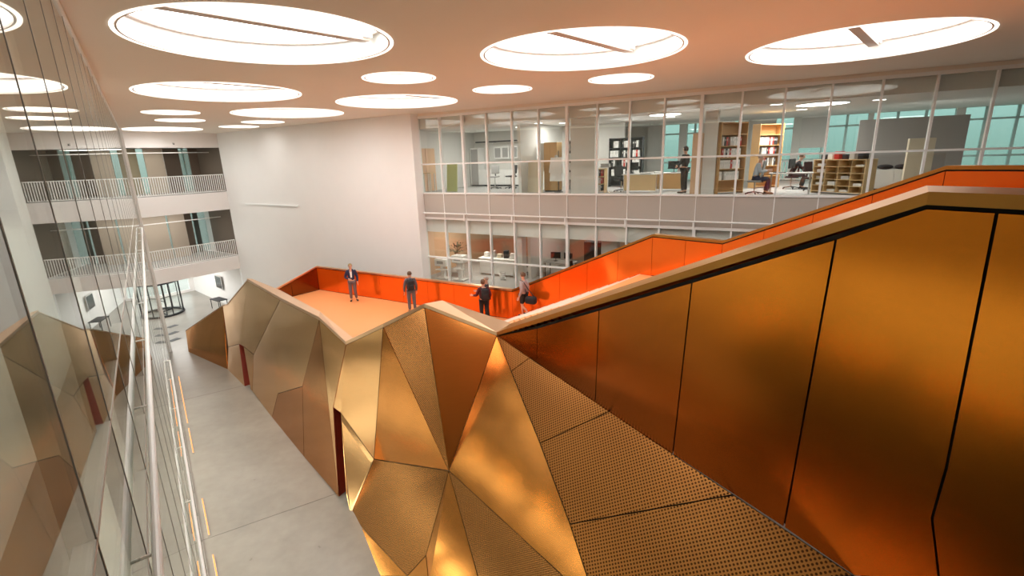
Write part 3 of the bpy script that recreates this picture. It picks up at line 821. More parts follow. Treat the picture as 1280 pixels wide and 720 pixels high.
def fill(t, length, h, rows, name, only, n, cols=1):
    for r in only:
        z0 = .06 + (h - .10) * r / rows + .026
        x = -length / 2 + .07
        for k in range(n):
            if any(abs(x - (-length / 2 + length * c / cols)) < .05 for c in range(1, cols)): x += .085; continue
            if random.random() < .12: x += .085; continue
            m = random.choice(BMATS); cname = {'white_paper': 'white', 'light_grey': 'light grey', 'dark_grey_plastic': 'black', 'red_plastic': 'red'}[m.name]
            binder_at(t, x, z0, min(.31, (h - .1) / rows - .06), .07, m, '%s binder on the %s shelf of the %s' % (cname, ORD[r], name), 'binders in the %s' % name)
            x += .085
            if x > length / 2 - .06: break

bc1 = bookcase(2.05, 1.25, L2, 1.15, .42, 2.55, 6, M['wood'], 'tall oak bookcase of white binders nearest the glass, beside the white column', PI / 2 - .75)
fill(bc1, 1.15, 2.55, 6, 'oak bookcase nearest the glass', (1, 2, 3, 4), 11)
bc2 = bookcase(.95, 4.4, L2, 1.2, .42, 2.55, 6, M['wood'], 'tall oak bookcase standing deeper in the office behind the seated man', PI / 2 - .75)
fill(bc2, 1.2, 2.55, 6, 'deeper oak bookcase', (2, 3, 4), 11)
bc3 = bookcase(7.0, 4.95, L2, 1.6, .35, 2.3, 5, M['dark'], 'black open shelving full of files at the back of the middle office', 0, 3)
fill(bc3, 1.6, 2.3, 5, 'black shelving in the middle office', (1, 2, 3, 4), 17, 3)
bc4 = bookcase(8.45, 2.2, L2, .9, .40, 2.2, 5, M['dark'], 'dark cluttered shelf unit behind the hanging white coat', 0)
fill(bc4, .9, 2.2, 5, 'shelf behind the white coat', (0, 1, 2, 3, 4), 9)
bc5 = bookcase(7.05, 1.15, L2, .62, .36, 1.0, 3, M['oak_light'], 'low oak shelf with binders next to the wide white column', 0)
fill(bc5, .62, 1.0, 3, 'low oak shelf by the column', (0, 1, 2), 6)
# pigeonhole cabinet
pg = oroot('pigeonhole_cabinet', -1.55, 1.25, L2, 'low oak pigeonhole cabinet with papers at the right end of the upper office', 'cabinet', None, -PI / 2 + .8)
for sx in (-1, 1): MB().b2(sx * .95 - .02, sx * .95 + .02, -.24, .24, 0, 1.12, .004).build('side_panel', M['oak_light'], pg)
MB().b2(-.97, .97, -.25, .25, 1.12, 1.15, .004).build('top', M['oak_light'], pg)
MB().b2(-.93, .93, .22, .24, .06, 1.12).build('back_panel', M['oak_light'], pg)
for c in range(1, 4): MB().b2(-.95 + 1.9 * c / 4 - .012, -.95 + 1.9 * c / 4 + .012, -.23, .22, .06, 1.12).build('divider', M['oak_light'], pg)
for r in range(5): MB().b2(-.93, .93, -.23, .22, .06 + .21 * r, .08 + .21 * r).build('shelf', M['oak_light'], pg)
for c in range(4):
    for r in range(5):
        if random.random() < .55:
            o = MB().b2(-.14, .14, -.15, .15, 0, .05 + .08 * random.random(), .004).build('paper_stack', random.choice([M['paper'], M['lightgrey'], M['paper']]), None)
            o.location = pg.matrix_basis @ Vector((-.71 + .475 * c, -.03, .081 + .21 * r)); o.rotation_euler = pg.rotation_euler
            tag(o, 'paper stack in %s pigeonhole row of the low cabinet, %s column from the glass' % (ORD[r], ['farthest', 'third', 'second', 'nearest'][3 - c] if False else ['nearest', 'second', 'third', 'farthest'][c]), 'paper', 'paper stacks in the pigeonholes')
for k, x in enumerate((-.7, -.45, -.2, .1, .35, .65)):
    m = [M['dark'], M['paper'], M['red'], M['dark'], M['lightgrey'], M['dark']][k]
    cn = ['black', 'white', 'red', 'wide black', 'light grey', 'tall black'][k]
    o = MB().b2(-.09, .09, -.13, .13, 0, .16 + .05 * (k % 3), .01).build('file_box', m, None)
    o.location = pg.matrix_basis @ Vector((x, 0, 1.151)); o.rotation_euler = pg.rotation_euler
    tag(o, '%s file box on top of the oak pigeonhole cabinet' % cn, 'box', 'file boxes on the pigeonhole cabinet')

def desk(s, w, z, L_, D_, label, rz=0., top=None, legm=None, h=.74, panel=None):
    t = oroot('desk', s, w, z, label, 'desk', None, rz)
    MB().b2(-L_ / 2, L_ / 2, -D_ / 2, D_ / 2, h - .03, h, .006).build('desktop', top or M['lightgrey'], t)
    for sx in (-1, 1):
        for sy in (-1, 1): MB().tube((sx * (L_ / 2 - .08), sy * (D_ / 2 - .08), 0), (sx * (L_ / 2 - .08), sy * (D_ / 2 - .08), h - .03), .025, n=10).build('leg', legm or M['chrome'], t)
    if panel: MB().b2(-L_ / 2 + .1, L_ / 2 - .1, -D_ / 2 + .02, -D_ / 2 + .04, .08, h - .03).build('front_panel', panel, t)
    return t
def monitor(t, x, y, h, label, rz=PI, w_=.52):
    p = t.matrix_basis @ Vector((x, y, h))
    m = root('monitor', p, t.rotation_euler.z + rz, label, 'monitor')
    MB().lathe([(.001, 0), (.11, 0), (.11, .012), (.001, .012)], 20).build('base', M['dark'], m)
    MB().tube((0, .02, .01), (0, .02, .22), .016, n=10).build('neck', M['dark'], m)
    MB().box((0, 0, .30), (w_, .035, .33), None, .006).build('housing', M['dark'], m)
    MB().box((0, -.02, .30), (w_ - .04, .004, .29)).build('display', M['screen'], m)
    return m
def keyboard(t, x, y, h, label):
    k = root('keyboard', t.matrix_basis @ Vector((x, y, h)), t.rotation_euler.z, label, 'keyboard')
    MB().b2(-.21, .21, -.065, .065, 0, .02, .004).build('case', M['dark'], k); MB().b2(-.20, .20, -.055, .055, .02, .026).build('keys', M['grey'], k)
def office_chair(s, w, z, rz, label, seat_h=.46, mat=None, back=.46, group=None):
    t = oroot('office_chair', s, w, z, label, 'chair', group, rz); mat = mat or M['blackfab']
    for k in range(5):
        a = 2 * PI * k / 5 + .3; e = (.30 * math.cos(a), .30 * math.sin(a), .05)
        l = MB().tube((0, 0, .09), e, .022, .014, n=8).build('leg', M['dark'], t)
        MB().ball((e[0], e[1], .028), (.028, .028, .028), 10).build('castor', M['dark'], l)
    MB().tube((0, 0, .08), (0, 0, seat_h - .04), .028, n=10).build('column', M['chrome'], t)
    MB().box((0, 0, seat_h), (.46, .46, .07), None, .03).build('seat', mat, t)
    MB().box((0, .23, seat_h + .14 + back / 2), (.42, .06, back), Matrix.Rotation(-.12, 3, 'X'), .025).build('backrest', mat, t)
    MB().box((0, .25, seat_h + .08), (.06, .03, .26)).build('back_stem', M['dark'], t)
    return t
def box_thing(name, s, w, z, dims, mat, label, cat, rz=0., tilt=0., bev=.006, group=None):
    o = MB().b2(-dims[0] / 2, dims[0] / 2, -dims[1] / 2, dims[1] / 2, 0, dims[2], bev).build(name, mat, None)
    o.location = off(s, w, z); o.rotation_euler = (tilt, 0, OFF_RZ + rz); tag(o, label, cat, group); return o

# room at the left: lab kitchen
dr = oroot('double_door', 16.34, 1.25, L2, 'light brown wooden double door on the end wall of the lab', 'door', None, PI / 2)
MB().b2(-.82, .82, -.03, .02, 0, 2.22).build('frame', M['office'], dr)
for sx in (-1, 1):
    lf = MB().b2(.02 if sx > 0 else -.76, .76 if sx > 0 else -.02, -.06, -.03, .01, 2.14, .004).build('leaf', M['peach'], dr)
    MB().tube((sx * .10, -.10, 1.02), (sx * .22, -.10, 1.02), .012, n=8).build('handle', M['chrome'], lf)
tb = desk(15.9, .95, L2, .55, .5, 'small tall bench table by the wooden lab door', 0, M['oak_light'], M['office'], .95)
ol = box_thing('display_board', 14.75, 1.25, L2, (.62, .04, 1.38), M['green_board'], 'olive green board leaning in the lab', 'board', 0, -.10)
def kitchen_unit(name, s, w, z, W_, D_, H_, label, doors, glassy=False, plinth=True):
    t = oroot(name, s, w, z, label, 'cabinet')
    MB().b2(-W_ / 2, W_ / 2, -D_ / 2, D_ / 2, .08 if plinth else 0, H_, .004).build('carcass', M['paper'], t)
    if plinth: MB().b2(-W_ / 2 + .01, W_ / 2 - .01, -D_ / 2 + .05, D_ / 2, 0, .08).build('plinth', M['dark'], t)
    for k in range(doors):
        a = -W_ / 2 + W_ * k / doors + .006; b = -W_ / 2 + W_ * (k + 1) / doors - .006
        d = MB().b2(a, b, -D_ / 2 - .02, -D_ / 2, .10 if plinth else .01, H_ - .01, .003).build('door', M['paper'], t)
        MB().b2(b - .05, b - .035, -D_ / 2 - .045, -D_ / 2 - .02, H_ * .55, H_ * .55 + .14).build('handle', M['chrome'], d)
        if glassy: MB().b2(a + .06, b - .06, -D_ / 2 - .024, -D_ / 2 - .019, .08, H_ - .08).build('glass', M['grey'], d)
    return t
for k, s in enumerate((15.15, 14.0, 12.85, 11.7)):
    kitchen_unit('base_cabinet', s, 5.66, L2, 1.14, .6, .88, 'white lab base cabinet under the worktop, %s from the left' % ['first', 'second', 'third', 'fourth'][k], 2)
wk = oroot('worktop', 13.42, 5.65, L2 + .88, 'white continuous worktop on the lab base cabinets', 'worktop'); MB().b2(-2.28, 2.30, -.32, .32, 0, .04, .006).build('slab', M['paper'], wk)
for k, s in enumerate((14.35, 13.3, 12.25, 11.2)):
    kitchen_unit('wall_cabinet', s, 5.80, L2 + 1.5, .98, .36, .68, 'white wall cabinet with grey glass doors above the lab worktop, %s from the left' % ['first', 'second', 'third', 'fourth'][k], 2, True, False)
kitchen_unit('tall_cabinet', 16.02, 5.66, L2, .6, .6, 2.15, 'tall narrow white cabinet at the left end of the lab units', 1, True)
rail = oroot('service_rail', 13.4, 5.55, L2 + 2.42, 'dark service rail above the white wall cabinets', 'rail')
MB().b2(-2.6, 2.6, -.04, .04, 0, .07).build('track', M['dark'], rail)
for x in (-1.5, 0, 1.5): MB().b2(x - .02, x + .02, .04, .44, .0, .05).build('bracket', M['dark'], rail)
for k, (x, nm) in enumerate(((13.1, 'left'), (12.6, 'middle'), (12.1, 'right'))):
    b = root('lab_flask', off(x, 5.6, L2 + .921), 0, 'small dark bottle on the lab worktop, %s one of three' % nm, 'bottle', 'bottles on the lab worktop')
    MB().lathe([(.001, 0), (.05, 0), (.05, .12), (.02, .17), (.02, .21), (.001, .21)], 16).build('body', M['dark'], b, True); MB().lathe([(.025, .205), (.025, .23), (.001, .23)], 12).build('cap', M['red'], b)
office_chair(13.45, 3.3, L2, .4, 'dark high lab chair on a star base, left of two by the lab cabinets', .62, M['grey'], .42)
office_chair(12.65, 3.6, L2, -.5, 'dark high lab chair on a star base, right of two by the lab cabinets', .62, M['dark'], .42)

# second room
box_thing('display_board', 9.98, 1.0, L2, (.75, .05, 1.42), M['beige'], 'beige board leaning behind the glass beside the partition', 'board', 0, -.12)
box_thing('glass_panel', 9.9, 2.2, L2 + .9, (.9, .04, 1.25), M['lightgrey'], 'pale panel hung on the back of the second room', 'panel')
cb = oroot('wardrobe', 9.42, 1.75, L2, 'tall amber oak wardrobe left of the hanging white coat', 'wardrobe')
MB().b2(-.32, .32, -.28, .28, .06, 2.15, .005).build('carcass', M['wood'], cb); MB().b2(-.30, .30, -.25, .28, 0, .06).build('plinth', M['dark'], cb)
for sx in (-1, 1):
    d = MB().b2(min(sx * .31, sx * .004), max(sx * .31, sx * .004), -.30, -.28, .08, 2.13, .003).build('door', M['wood'], cb)
    MB().tube((sx * .05, -.325, 1.0), (sx * .05, -.325, 1.16), .01, n=8).build('handle', M['chrome'], d)
ct = oroot('lab_coat', 8.92, 1.0, L2, 'white coat hanging beside the amber oak wardrobe', 'coat')
MB().hexa([(-.22, -.06, 1.5), (.22, -.06, 1.5), (.30, -.07, .5), (-.30, -.07, .5)], [(-.22, .06, 1.5), (.22, .06, 1.5), (.30, .08, .5), (-.30, .08, .5)]).build('body', M['paper'], ct)
for sx in (-1, 1): MB().tube((sx * .20, 0, 1.48), (sx * .31, 0, .85), .065, .05, n=10).build('sleeve', M['paper'], ct)
MB().lathe([(.09, 1.5), (.06, 1.58), (.075, 1.6)], 12).build('collar', M['lightgrey'], ct)
MB().tube((0, .02, 1.55), (0, .02, 1.72), .008, n=6).build('hanger', M['chrome'], ct)
st_ = root('coat_stand', off(8.86, 1.12, L2), 0, 'thin dark stand holding the white coat', 'coat stand')
MB().tube((0, .12, 0), (0, .12, 1.78), .018, n=8).build('pole', M['dark'], st_); MB().lathe([(.001, 0), (.2, 0), (.18, .03), (.001, .03)], 20, (0, .12, 0)).build('base', M['dark'], st_)

# middle office
office_chair(6.25, 1.75, L2, .9, 'black swivel chair near the low oak shelf in the middle office', .48)
d1 = desk(5.35, 1.65, L2, 1.5, .75, 'pale desk with oak front panel in the middle office, left one', 0, M['lightgrey'], M['chrome'], .74, M['oak_light'])
d2 = desk(4.35, 2.6, L2, 1.3, .75, 'pale desk with brown front panel in the middle office, right one', 0, M['lightgrey'], M['chrome'], .74, M['wood'])
monitor(d1, -.45, .1, .74, 'black monitor on the left desk of the middle office', .3); monitor(d2, .05, .1, .74, 'black monitor on the right desk of the middle office', -.3)
keyboard(d1, .2, -.2, .74, 'dark keyboard on the left desk of the middle office')
for k in range(3):
    o = MB().b2(-.15, .15, -.11, .11, 0, .03 + .02 * k, .003).build('paper_stack', M['paper'], None); o.location = d1.matrix_basis @ Vector((-.12 + .37 * k, .23, .741)); o.rotation_euler = (0, 0, OFF_RZ)
    tag(o, 'white paper pile on the left desk of the middle office, %s' % ['thinnest', 'middle one', 'thickest'][k], 'paper', 'paper piles on the desk')
box_thing('tall_cabinet', 3.08, .75, L2, (.36, .30, 2.2), M['peach'], 'tall peach wood cabinet beside the white column', 'cabinet')
box_thing('coffee_box', 6.75, 1.15, L2 + 1.03, (.35, .25, .16), M['grey'], 'grey box on top of the low oak shelf', 'box')

# right office
d3 = desk(-.02, 1.05, L2, 1.35, .75, 'pale desk in front of the seated man in the blue shirt', 0, M['lightgrey'], M['chrome'])
monitor(d3, .0, .18, .74, 'large black monitor facing the man in the blue shirt', -PI / 2 - .3, .62); keyboard(d3, -.35, -.05, .74, 'dark keyboard in front of the man in the blue shirt')
d4 = desk(-1.18, 3.9, L2, 1.6, .8, 'dark desk deeper in the right office', 0, M['dark'], M['dark'])
monitor(d4, .25, .1, .74, 'black monitor on the dark desk deeper in the right office', -PI / 2)
office_chair(1.08, .85, L2, -PI / 2 - .1, 'dark swivel chair under the man in the blue shirt', .46, M['grey'], .58)
office_chair(-.05, 3.7, L2, -PI / 2, 'black swivel chair under the person in black', .46)
office_chair(-.75, 2.75, L2, .9, 'black swivel chair empty beside the dark desk', .46)
radm = M['paper']
rad = oroot('radiator_grille', -2.0, 9.6, L2, 'white slatted grille low along the windows of the right office', 'radiator')
MB().b2(-2.6, 2.6, -.03, .03, .92, .98).build('top_rail', M['paper'], rad); MB().b2(-2.6, 2.6, -.03, .03, .05, .10).build('bottom_rail', M['paper'], rad)
for k in range(40): MB().b2(-2.55 + .13 * k, -2.49 + .13 * k, -.02, .02, .1, .92).build('slat', M['paper'], rad)
pt_ = oroot('room_divider', -4.0, 4.3, L2, 'tall plain grey divider wall at the right end of the upper office', 'divider')
MB().b2(-1.9, 1.25, -.06, .06, .03, 2.5).build('panel', M['grey'], pt_)
for x in (-1.5, .9): MB().b2(x - .2, x + .2, -.2, .2, 0, .03).build('foot', M['dark'], pt_)
sb = oroot('sideboard', -2.9, 3.2, L2, 'low white sideboard in front of the grey divider', 'cabinet')
MB().b2(-.9, .9, -.22, .22, .06, .72, .005).build('carcass', M['paper'], sb); MB().b2(-.86, .86, -.18, .2, 0, .06).build('plinth', M['dark'], sb)
for k in range(3): MB().b2(-.89 + .6 * k, -.31 + .6 * k, -.24, -.22, .08, .70, .003).build('door', M['paper'], sb)
for k, x in enumerate((-.5, .05, .55)):
    o = MB().ball((0, 0, .09), (.24, .18, .09), 14).build('cushion', M['blackfab'], None, True); o.location = sb.matrix_basis @ Vector((x, 0, .72)); o.rotation_euler = (0, 0, OFF_RZ)
    tag(o, 'dark cushion on the low white sideboard, %s of three' % LB[k], 'cushion', 'cushions on the white sideboard')
box_thing('tall_cabinet', -3.75, 2.6, L2, (.7, .3, 1.75), M['beige'], 'beige cupboard at the far right of the upper office', 'cabinet')
LAMPS = [(4.45, 1.3, .62, 'left'), (-.71, 1.4, .80, 'right')]
for s, w_, r_, nm in LAMPS:
    t = oroot('ceiling_lamp', s, w_, CAMH + 1.45, 'big round white ceiling lamp in the upper office, %s one' % nm, 'ceiling lamp')
    MB().lathe([(r_, 0), (r_, -.05), (r_ - .03, -.05), (r_ - .03, 0)], 40).build('rim', M['steel'], t)
    d = MB(); bmesh.ops.create_circle(d.bm, cap_ends=True, segments=40, radius=r_ - .03, matrix=Matrix.Translation((0, 0, -.04))); d.build('diffuser', M['lamp'], t)
for k, (s, w_) in enumerate(((.64, .5), (-.14, 3.9), (4.62, 3.1), (11.9, 3.2), (10.0, 1.5), (-2.3, 1.6), (9.2, 2.4))):
    t = oroot('ceiling_spot', s, w_, CAMH + 1.45, 'small square office downlight ' + ['near the glass above the man in the blue shirt', 'above the deeper desk and the person in black', 'behind the left round ceiling lamp', 'above the high lab chairs', 'above the beige leaning board', 'above the oak pigeonhole cabinet', 'above the amber oak wardrobe'][k], 'ceiling light', 'square office downlights')
    MB().b2(-.20, .20, -.06, .06, -.02, 0).build('trim_frame', M['steel'], t); MB().b2(-.17, .17, -.045, .045, -.026, -.02).build('diffuser', M['lamp'], t)
# slim columns and curtains seen against the outer windows
for k, s in enumerate((3.3, 1.4, -.8)):
    o = oroot('roller_blind', s, 9.55, L2 + 1.0, 'pale half-lowered roller blind at the back windows, %s of three' % LB[k], 'blind')
    MB().b2(-.55, .55, -.02, .02, .55, 2.0).build('fabric', M['lightgrey'], o); MB().tube((-.57, 0, 2.0), (.57, 0, 2.0), .05, n=10).build('roller', M['steel'], o)

# lower office
def plant(p, label, hh=.7, pot_mat=None):
    t = root('potted_plant', p, 0, label, 'plant')
    MB().lathe([(.001, 0), (.11, 0), (.15, .26), (.13, .26), (.12, .22), (.001, .22)], 20).build('pot', pot_mat or M['terracotta'], t, True)
    lm = MB()
    for k in range(46):
        a = random.random() * 2 * PI; e = .2 + 1.1 * random.random(); r_ = .12 + .3 * random.random()
        d = Vector((math.cos(a) * math.sin(e), math.sin(a) * math.sin(e), math.cos(e)))
        c0 = Vector((0, 0, .24)) + d * (hh * (.3 + .6 * random.random())); s_ = d.cross(Vector((0, 0, 1))).normalized() * (.05 + .03 * random.random()); tip = c0 + d * .2 + Vector((0, 0, -.06))
        lm.poly([c0, c0 + d * .1 + s_, tip, c0 + d * .1 - s_])
        lm.tube((0, 0, .22), c0, .006, .004, 5)
    lm.build('foliage', M['leaf'], t)
    return t
t1_ = desk(15.0, 1.9, L1, 1.0, .7, 'white table carrying the dark plant in the lower office', 0, M['paper'], M['paper'], .95)
plant(off(15.15, 1.9, L1 + .95), 'dark leafy plant in a brown pot on the white table, lower office', .62)
def machine(s, w, label, h):
    t = oroot('lab_machine', s, w, L1, label, 'machine')
    MB().b2(-.32, .32, -.25, .25, 0, .06, .01).build('base', M['lightgrey'], t)
    MB().b2(-.10, .10, -.10, .10, .06, h, .015).build('column', M['paper'], t)
    MB().b2(-.36, .36, -.24, .24, h - .38, h, .03).build('head', M['paper'], t)
    MB().b2(-.30, .30, -.28, .02, h * .45, h * .45 + .04, .008).build('tray', M['paper'], t)
    MB().b2(-.2, .2, -.245, -.24, h - .25, h - .1).build('control_panel', M['grey'], t)
machine(15.35, .85, 'white upright machine nearest the white wall, lower office', 1.05); machine(14.25, .85, 'taller white upright machine right of its twin, lower office', 1.3)
d5 = desk(13.0, 2.7, L1, 2.2, .8, 'long white workbench with clutter in the lower office', 0, M['paper'], M['paper'], .9, M['paper'])
for k, (x, hh, m, nm) in enumerate(((-.8, .25, M['paper'], 'white'), (-.4, .35, M['grey'], 'grey'), (0, .2, M['beige'], 'beige'), (.4, .4, M['dark'], 'black'), (.8, .28, M['paper'], 'low white'))):
    o = MB().b2(-.13, .13, -.12, .12, 0, hh, .02).build('storage_box', m, None); o.location = d5.matrix_basis @ Vector((x, .05, .9)); o.rotation_euler = (0, 0, OFF_RZ + .1 * k)
    tag(o, '%s box on the long white workbench, lower office' % nm, 'box', 'boxes on the workbench')
bn = root('waste_bin', off(12.3, 1.75, L1), 0, 'white waste bin on the floor beside the workbench', 'bin')
MB().lathe([(.001, 0), (.12, 0), (.16, .36), (.145, .36), (.11, .02), (.001, .02)], 24).build('bucket', M['paper'], bn, True); MB().lathe([(.165, .35), (.165, .38), (.14, .38)], 24).build('rim', M['lightgrey'], bn, True)
ch = office_chair(11.6, 3.3, L1, 2.2, 'black swivel chair behind the lower glazing', .46)
d6 = desk(9.9, 3.6, L1, 1.6, .8, 'dark desk with black equipment in the lower right office', 0, M['grey'], M['dark'])
monitor(d6, -.3, .1, .74, 'black monitor on the dark lower desk, left one', .2); monitor(d6, .4, .1, .74, 'black monitor on the dark lower desk, right one', -.2)
office_chair(8.7, 2.4, L1, 1.2, 'black swivel chair right of the dark lower desk', .46)
box_thing('equipment_cabinet', 7.9, 3.6, L1, (1.2, .6, 1.9), M['dark'], 'tall black equipment cabinet in the lower right office', 'cabinet')
# shelves and pictures on the lower back wall
for k, (s, z, w_, h_, m, lab) in enumerate(((14.2, 1.3, .9, 1.4, M['peach'], 'tall brown picture board on the lower office wall'), (12.4, 1.5, .5, .8, M['wood'], 'small amber framed picture on the lower office wall'), (11.6, 1.6, .7, .8, M['red'], 'dark red framed picture on the lower office wall'))):
    t = oroot('framed_picture', s, 7.42, L1 + z, lab, 'picture'); MB().b2(-w_ / 2, w_ / 2, -.03, .03, 0, h_, .006).build('frame', M['wood'], t); MB().b2(-w_ / 2 + .05, w_ / 2 - .05, -.035, -.03, .05, h_ - .05).build('sheet', m, t)
# green exit sign with running figure and arrow
ex = oroot('exit_sign', 10.62, 1.6, LHEAD - .95, 'small green running-man exit sign hung behind the lower glazing', 'sign')
MB().b2(-.2, .2, -.03, .03, 0, .2, .006).build('casing', M['exit'], ex)
pm = MB()
pm.ball((.02, -.035, .155), (.016, .006, .016), 10)
for a, b in (((.02, .14), (.0, .09)), ((.0, .09), (.035, .06)), ((.035, .06), (.03, .025)), ((.0, .09), (-.03, .06)), ((-.03, .06), (-.06, .06)), ((.015, .13), (.05, .115)), ((.015, .13), (-.02, .11))):
    pm.tube((a[0], -.033, a[1]), (b[0], -.033, b[1]), .008, n=6)
pm.b2(-.15, -.09, -.036, -.03, .09, .11); pm.poly([(-.15, -.036, .07), (-.15, -.036, .13), (-.18, -.036, .10)]); pm.b2(.09, .15, -.036, -.03, .02, .18)
pm.build('pictogram', M['paper'], ex)
MB().tube((-.12, 0, .2), (-.12, 0, .95), .006, n=6).build('hanger', M['steel'], ex); MB().tube((.12, 0, .2), (.12, 0, .95), .006, n=6).build('hanger', M['steel'], ex)

# ------------------------------------------------------------------ people
def skel(name, joints, mat, parent, root_key, sub=2):
    """joints: key -> (parent key, position, radius); one continuous skinned surface"""
    keys = list(joints); idx = {k: i for i, k in enumerate(keys)}
    me = bpy.data.meshes.new(name)
    me.from_pydata([joints[k][1] for k in keys], [(idx[joints[k][0]], idx[k]) for k in keys if joints[k][0]], [])
    o = link(name, me, mat, parent)
    md = o.modifiers.new('Skin', 'SKIN'); md.use_smooth_shade = True
    for k in keys:
        sv = me.skin_vertices[0].data[idx[k]]; r = joints[k][2]
        sv.radius = r if isinstance(r, tuple) else (r, r); sv.use_root = (k == root_key)
    ss = o.modifiers.new('Subdivision', 'SUBSURF'); ss.levels = sub; ss.render_levels = sub
    return o

def person(pos, facing, label, J=None, top=None, bottom=None, shoe=None, hair=None, shorts=False, hood=False, group=None, inner=None, short_sleeve=False, hairlong=False):
    """local frame: x to the person's right, y forward, z up"""
    t = root('person', pos, math.atan2(-facing[0], facing[1]), label, 'person', group)
    P = dict(pelvis=(0, 0, .95), waist=(0, .0, 1.08), chest=(0, .0, 1.28), neck0=(0, -.01, 1.44), neck1=(0, .0, 1.52), head=(0, .02, 1.63), crown=(0, .01, 1.71))
    for s, q in ((1, 'R'), (-1, 'L')):
        P.update({'hip' + q: (s * .095, 0, .90), 'knee' + q: (s * .105, .015, .50), 'ankle' + q: (s * .11, -.02, .09), 'toe' + q: (s * .135, .16, .035),
                  'sho' + q: (s * .175, -.01, 1.41), 'elb' + q: (s * .235, -.03, 1.13), 'wri' + q: (s * .235, .06, .89)})
    if J: P.update(J)
    V_ = {k: Vector(v) for k, v in P.items()}
    B = {'pelvis': (None, V_['pelvis'], (.13, .095)), 'waist': ('pelvis', V_['waist'], (.115, .085)), 'chest': ('waist', V_['chest'], (.135, .095)),
         'neck0': ('chest', V_['neck0'], (.06, .06)), 'neck1': ('neck0', V_['neck1'], .05), 'head': ('neck1', V_['head'], (.074, .088)), 'crown': ('head', V_['crown'], (.064, .078))}
    fwd = Vector((0, 1, 0)); fh = (V_.get('look') or fwd)
    B['nose'] = ('head', V_['head'] + fh * .098 + Vector((0, 0, -.005)), .014)
    for s, q in ((1, 'R'), (-1, 'L')):
        side = fh.cross(Vector((0, 0, 1))) * s
        B['ear' + q] = ('head', V_['head'] + side * .078 - fh * .01, .016)
        B['sho' + q] = ('chest', V_['sho' + q], .062); B['elb' + q] = ('sho' + q, V_['elb' + q], .042); B['wri' + q] = ('elb' + q, V_['wri' + q], .028)
        B['hip' + q] = ('pelvis', V_['hip' + q], .088); B['knee' + q] = ('hip' + q, V_['knee' + q], .058); B['ankle' + q] = ('knee' + q, V_['ankle' + q], .038)
        B['toe' + q] = ('ankle' + q, V_['toe' + q], .032)
        d = (V_['wri' + q] - V_['elb' + q]).normalized(); a = d.cross(Vector((s, 0, 0)))
        a = a.normalized() if a.length > .1 else Vector((0, 1, 0)); n = d.cross(a).normalized()
        pc = V_['wri' + q] + d * .065
        B['palm' + q] = ('wri' + q, pc, (.034, .018))
        for f, (o_, l_) in enumerate(((.030, .062), (.010, .072), (-.010, .066), (-.029, .052))):
            k0 = pc + d * .028 + a * o_
            B['f%d%s' % (f, q)] = ('palm' + q, k0, .0095); B['g%d%s' % (f, q)] = ('f%d%s' % (f, q), k0 + d * l_ * .55 + n * .010 * s, .0085)
            B['h%d%s' % (f, q)] = ('g%d%s' % (f, q), k0 + d * l_ * .95 + n * .026 * s, .0075)
        B['th%s' % q] = ('palm' + q, pc + a * .042 - d * .012, .011); B['tj%s' % q] = ('th' + q, pc + a * .058 + d * .030, .009)
    body = skel('body', B, M['skin'], t, 'pelvis')
    # clothing follows the same joints, a little larger
    def off_(k, v): return V_[k] + Vector(v)
    T = {'waist': (None, off_('pelvis', (0, 0, .02)), (.152, .118)), 'belly': ('waist', V_['waist'], (.142, .108)), 'chest': ('belly', V_['chest'], (.162, .118)), 'neck0': ('chest', off_('neck0', (0, 0, -.03)), (.085, .08))}
    for q in 'RL':
        T['sho' + q] = ('chest', V_['sho' + q], .080)
        if short_sleeve: T['elb' + q] = ('sho' + q, V_['sho' + q].lerp(V_['elb' + q], .7), .066)
        else: T['elb' + q] = ('sho' + q, V_['elb' + q], .062); T['wri' + q] = ('elb' + q, V_['wri' + q].lerp(V_['elb' + q], .08), .044)
    jk = skel('shirt' if short_sleeve else 'jacket', T, top, t, 'waist')
    if inner is not None:
        MB().hexa([(-.05, .118, 1.40), (.05, .118, 1.40), (.035, .13, 1.14), (-.035, .13, 1.14)], [(-.05, .10, 1.40), (.05, .10, 1.40), (.035, .11, 1.14), (-.035, .11, 1.14)]).build('undershirt', inner, t)
    if hood:
        MB().ball(tuple(V_['neck0'] + Vector((0, -.09, -.02))), (.12, .07, .10), 14).build('hood', top, jk, True)
    L_ = {'pelvis': (None, off_('pelvis', (0, 0, .03)), (.148, .112))}
    for q in 'RL':
        L_['hip' + q] = ('pelvis', V_['hip' + q], .106)
        if shorts: L_['knee' + q] = ('hip' + q, V_['hip' + q].lerp(V_['knee' + q], .88), .092)
        else: L_['knee' + q] = ('hip' + q, V_['knee' + q], .078); L_['ankle' + q] = ('knee' + q, V_['ankle' + q].lerp(V_['knee' + q], .04), .060)
    skel('shorts' if shorts else 'trousers', L_, bottom, t, 'pelvis')
    for q in 'RL':
        a, b = V_['ankle' + q], V_['toe' + q]; d = (b - a); d.z = 0; d.normalize()
        S = {'heel': (None, Vector((a.x, a.y, min(a.z, b.z + .06))) - d * .045 + Vector((0, 0, -.035)), (.042, .045)), 'mid': ('heel', a.lerp(b, .55) + Vector((0, 0, -.012)), (.044, .042)), 'tip': ('mid', b + d * .035 + Vector((0, 0, .008)), (.040, .032))}
        skel('shoe', S, shoe or M['shoe'], t, 'heel')
    # hair: a cap on the skull, open over the face
    hm = MB(); hc = V_['head'] + Vector((0, 0, .035)) - fh * .012
    bmesh.ops.create_uvsphere(hm.bm, u_segments=24, v_segments=16, radius=1)
    side = fh.cross(Vector((0, 0, 1)))
    kill = [f_ for f_ in hm.bm.faces if (f_.calc_center_median().y > .25 and f_.calc_center_median().z < .30) or f_.calc_center_median().z < (-.75 if hairlong else -.45)]
    bmesh.ops.delete(hm.bm, geom=kill, context='FACES')
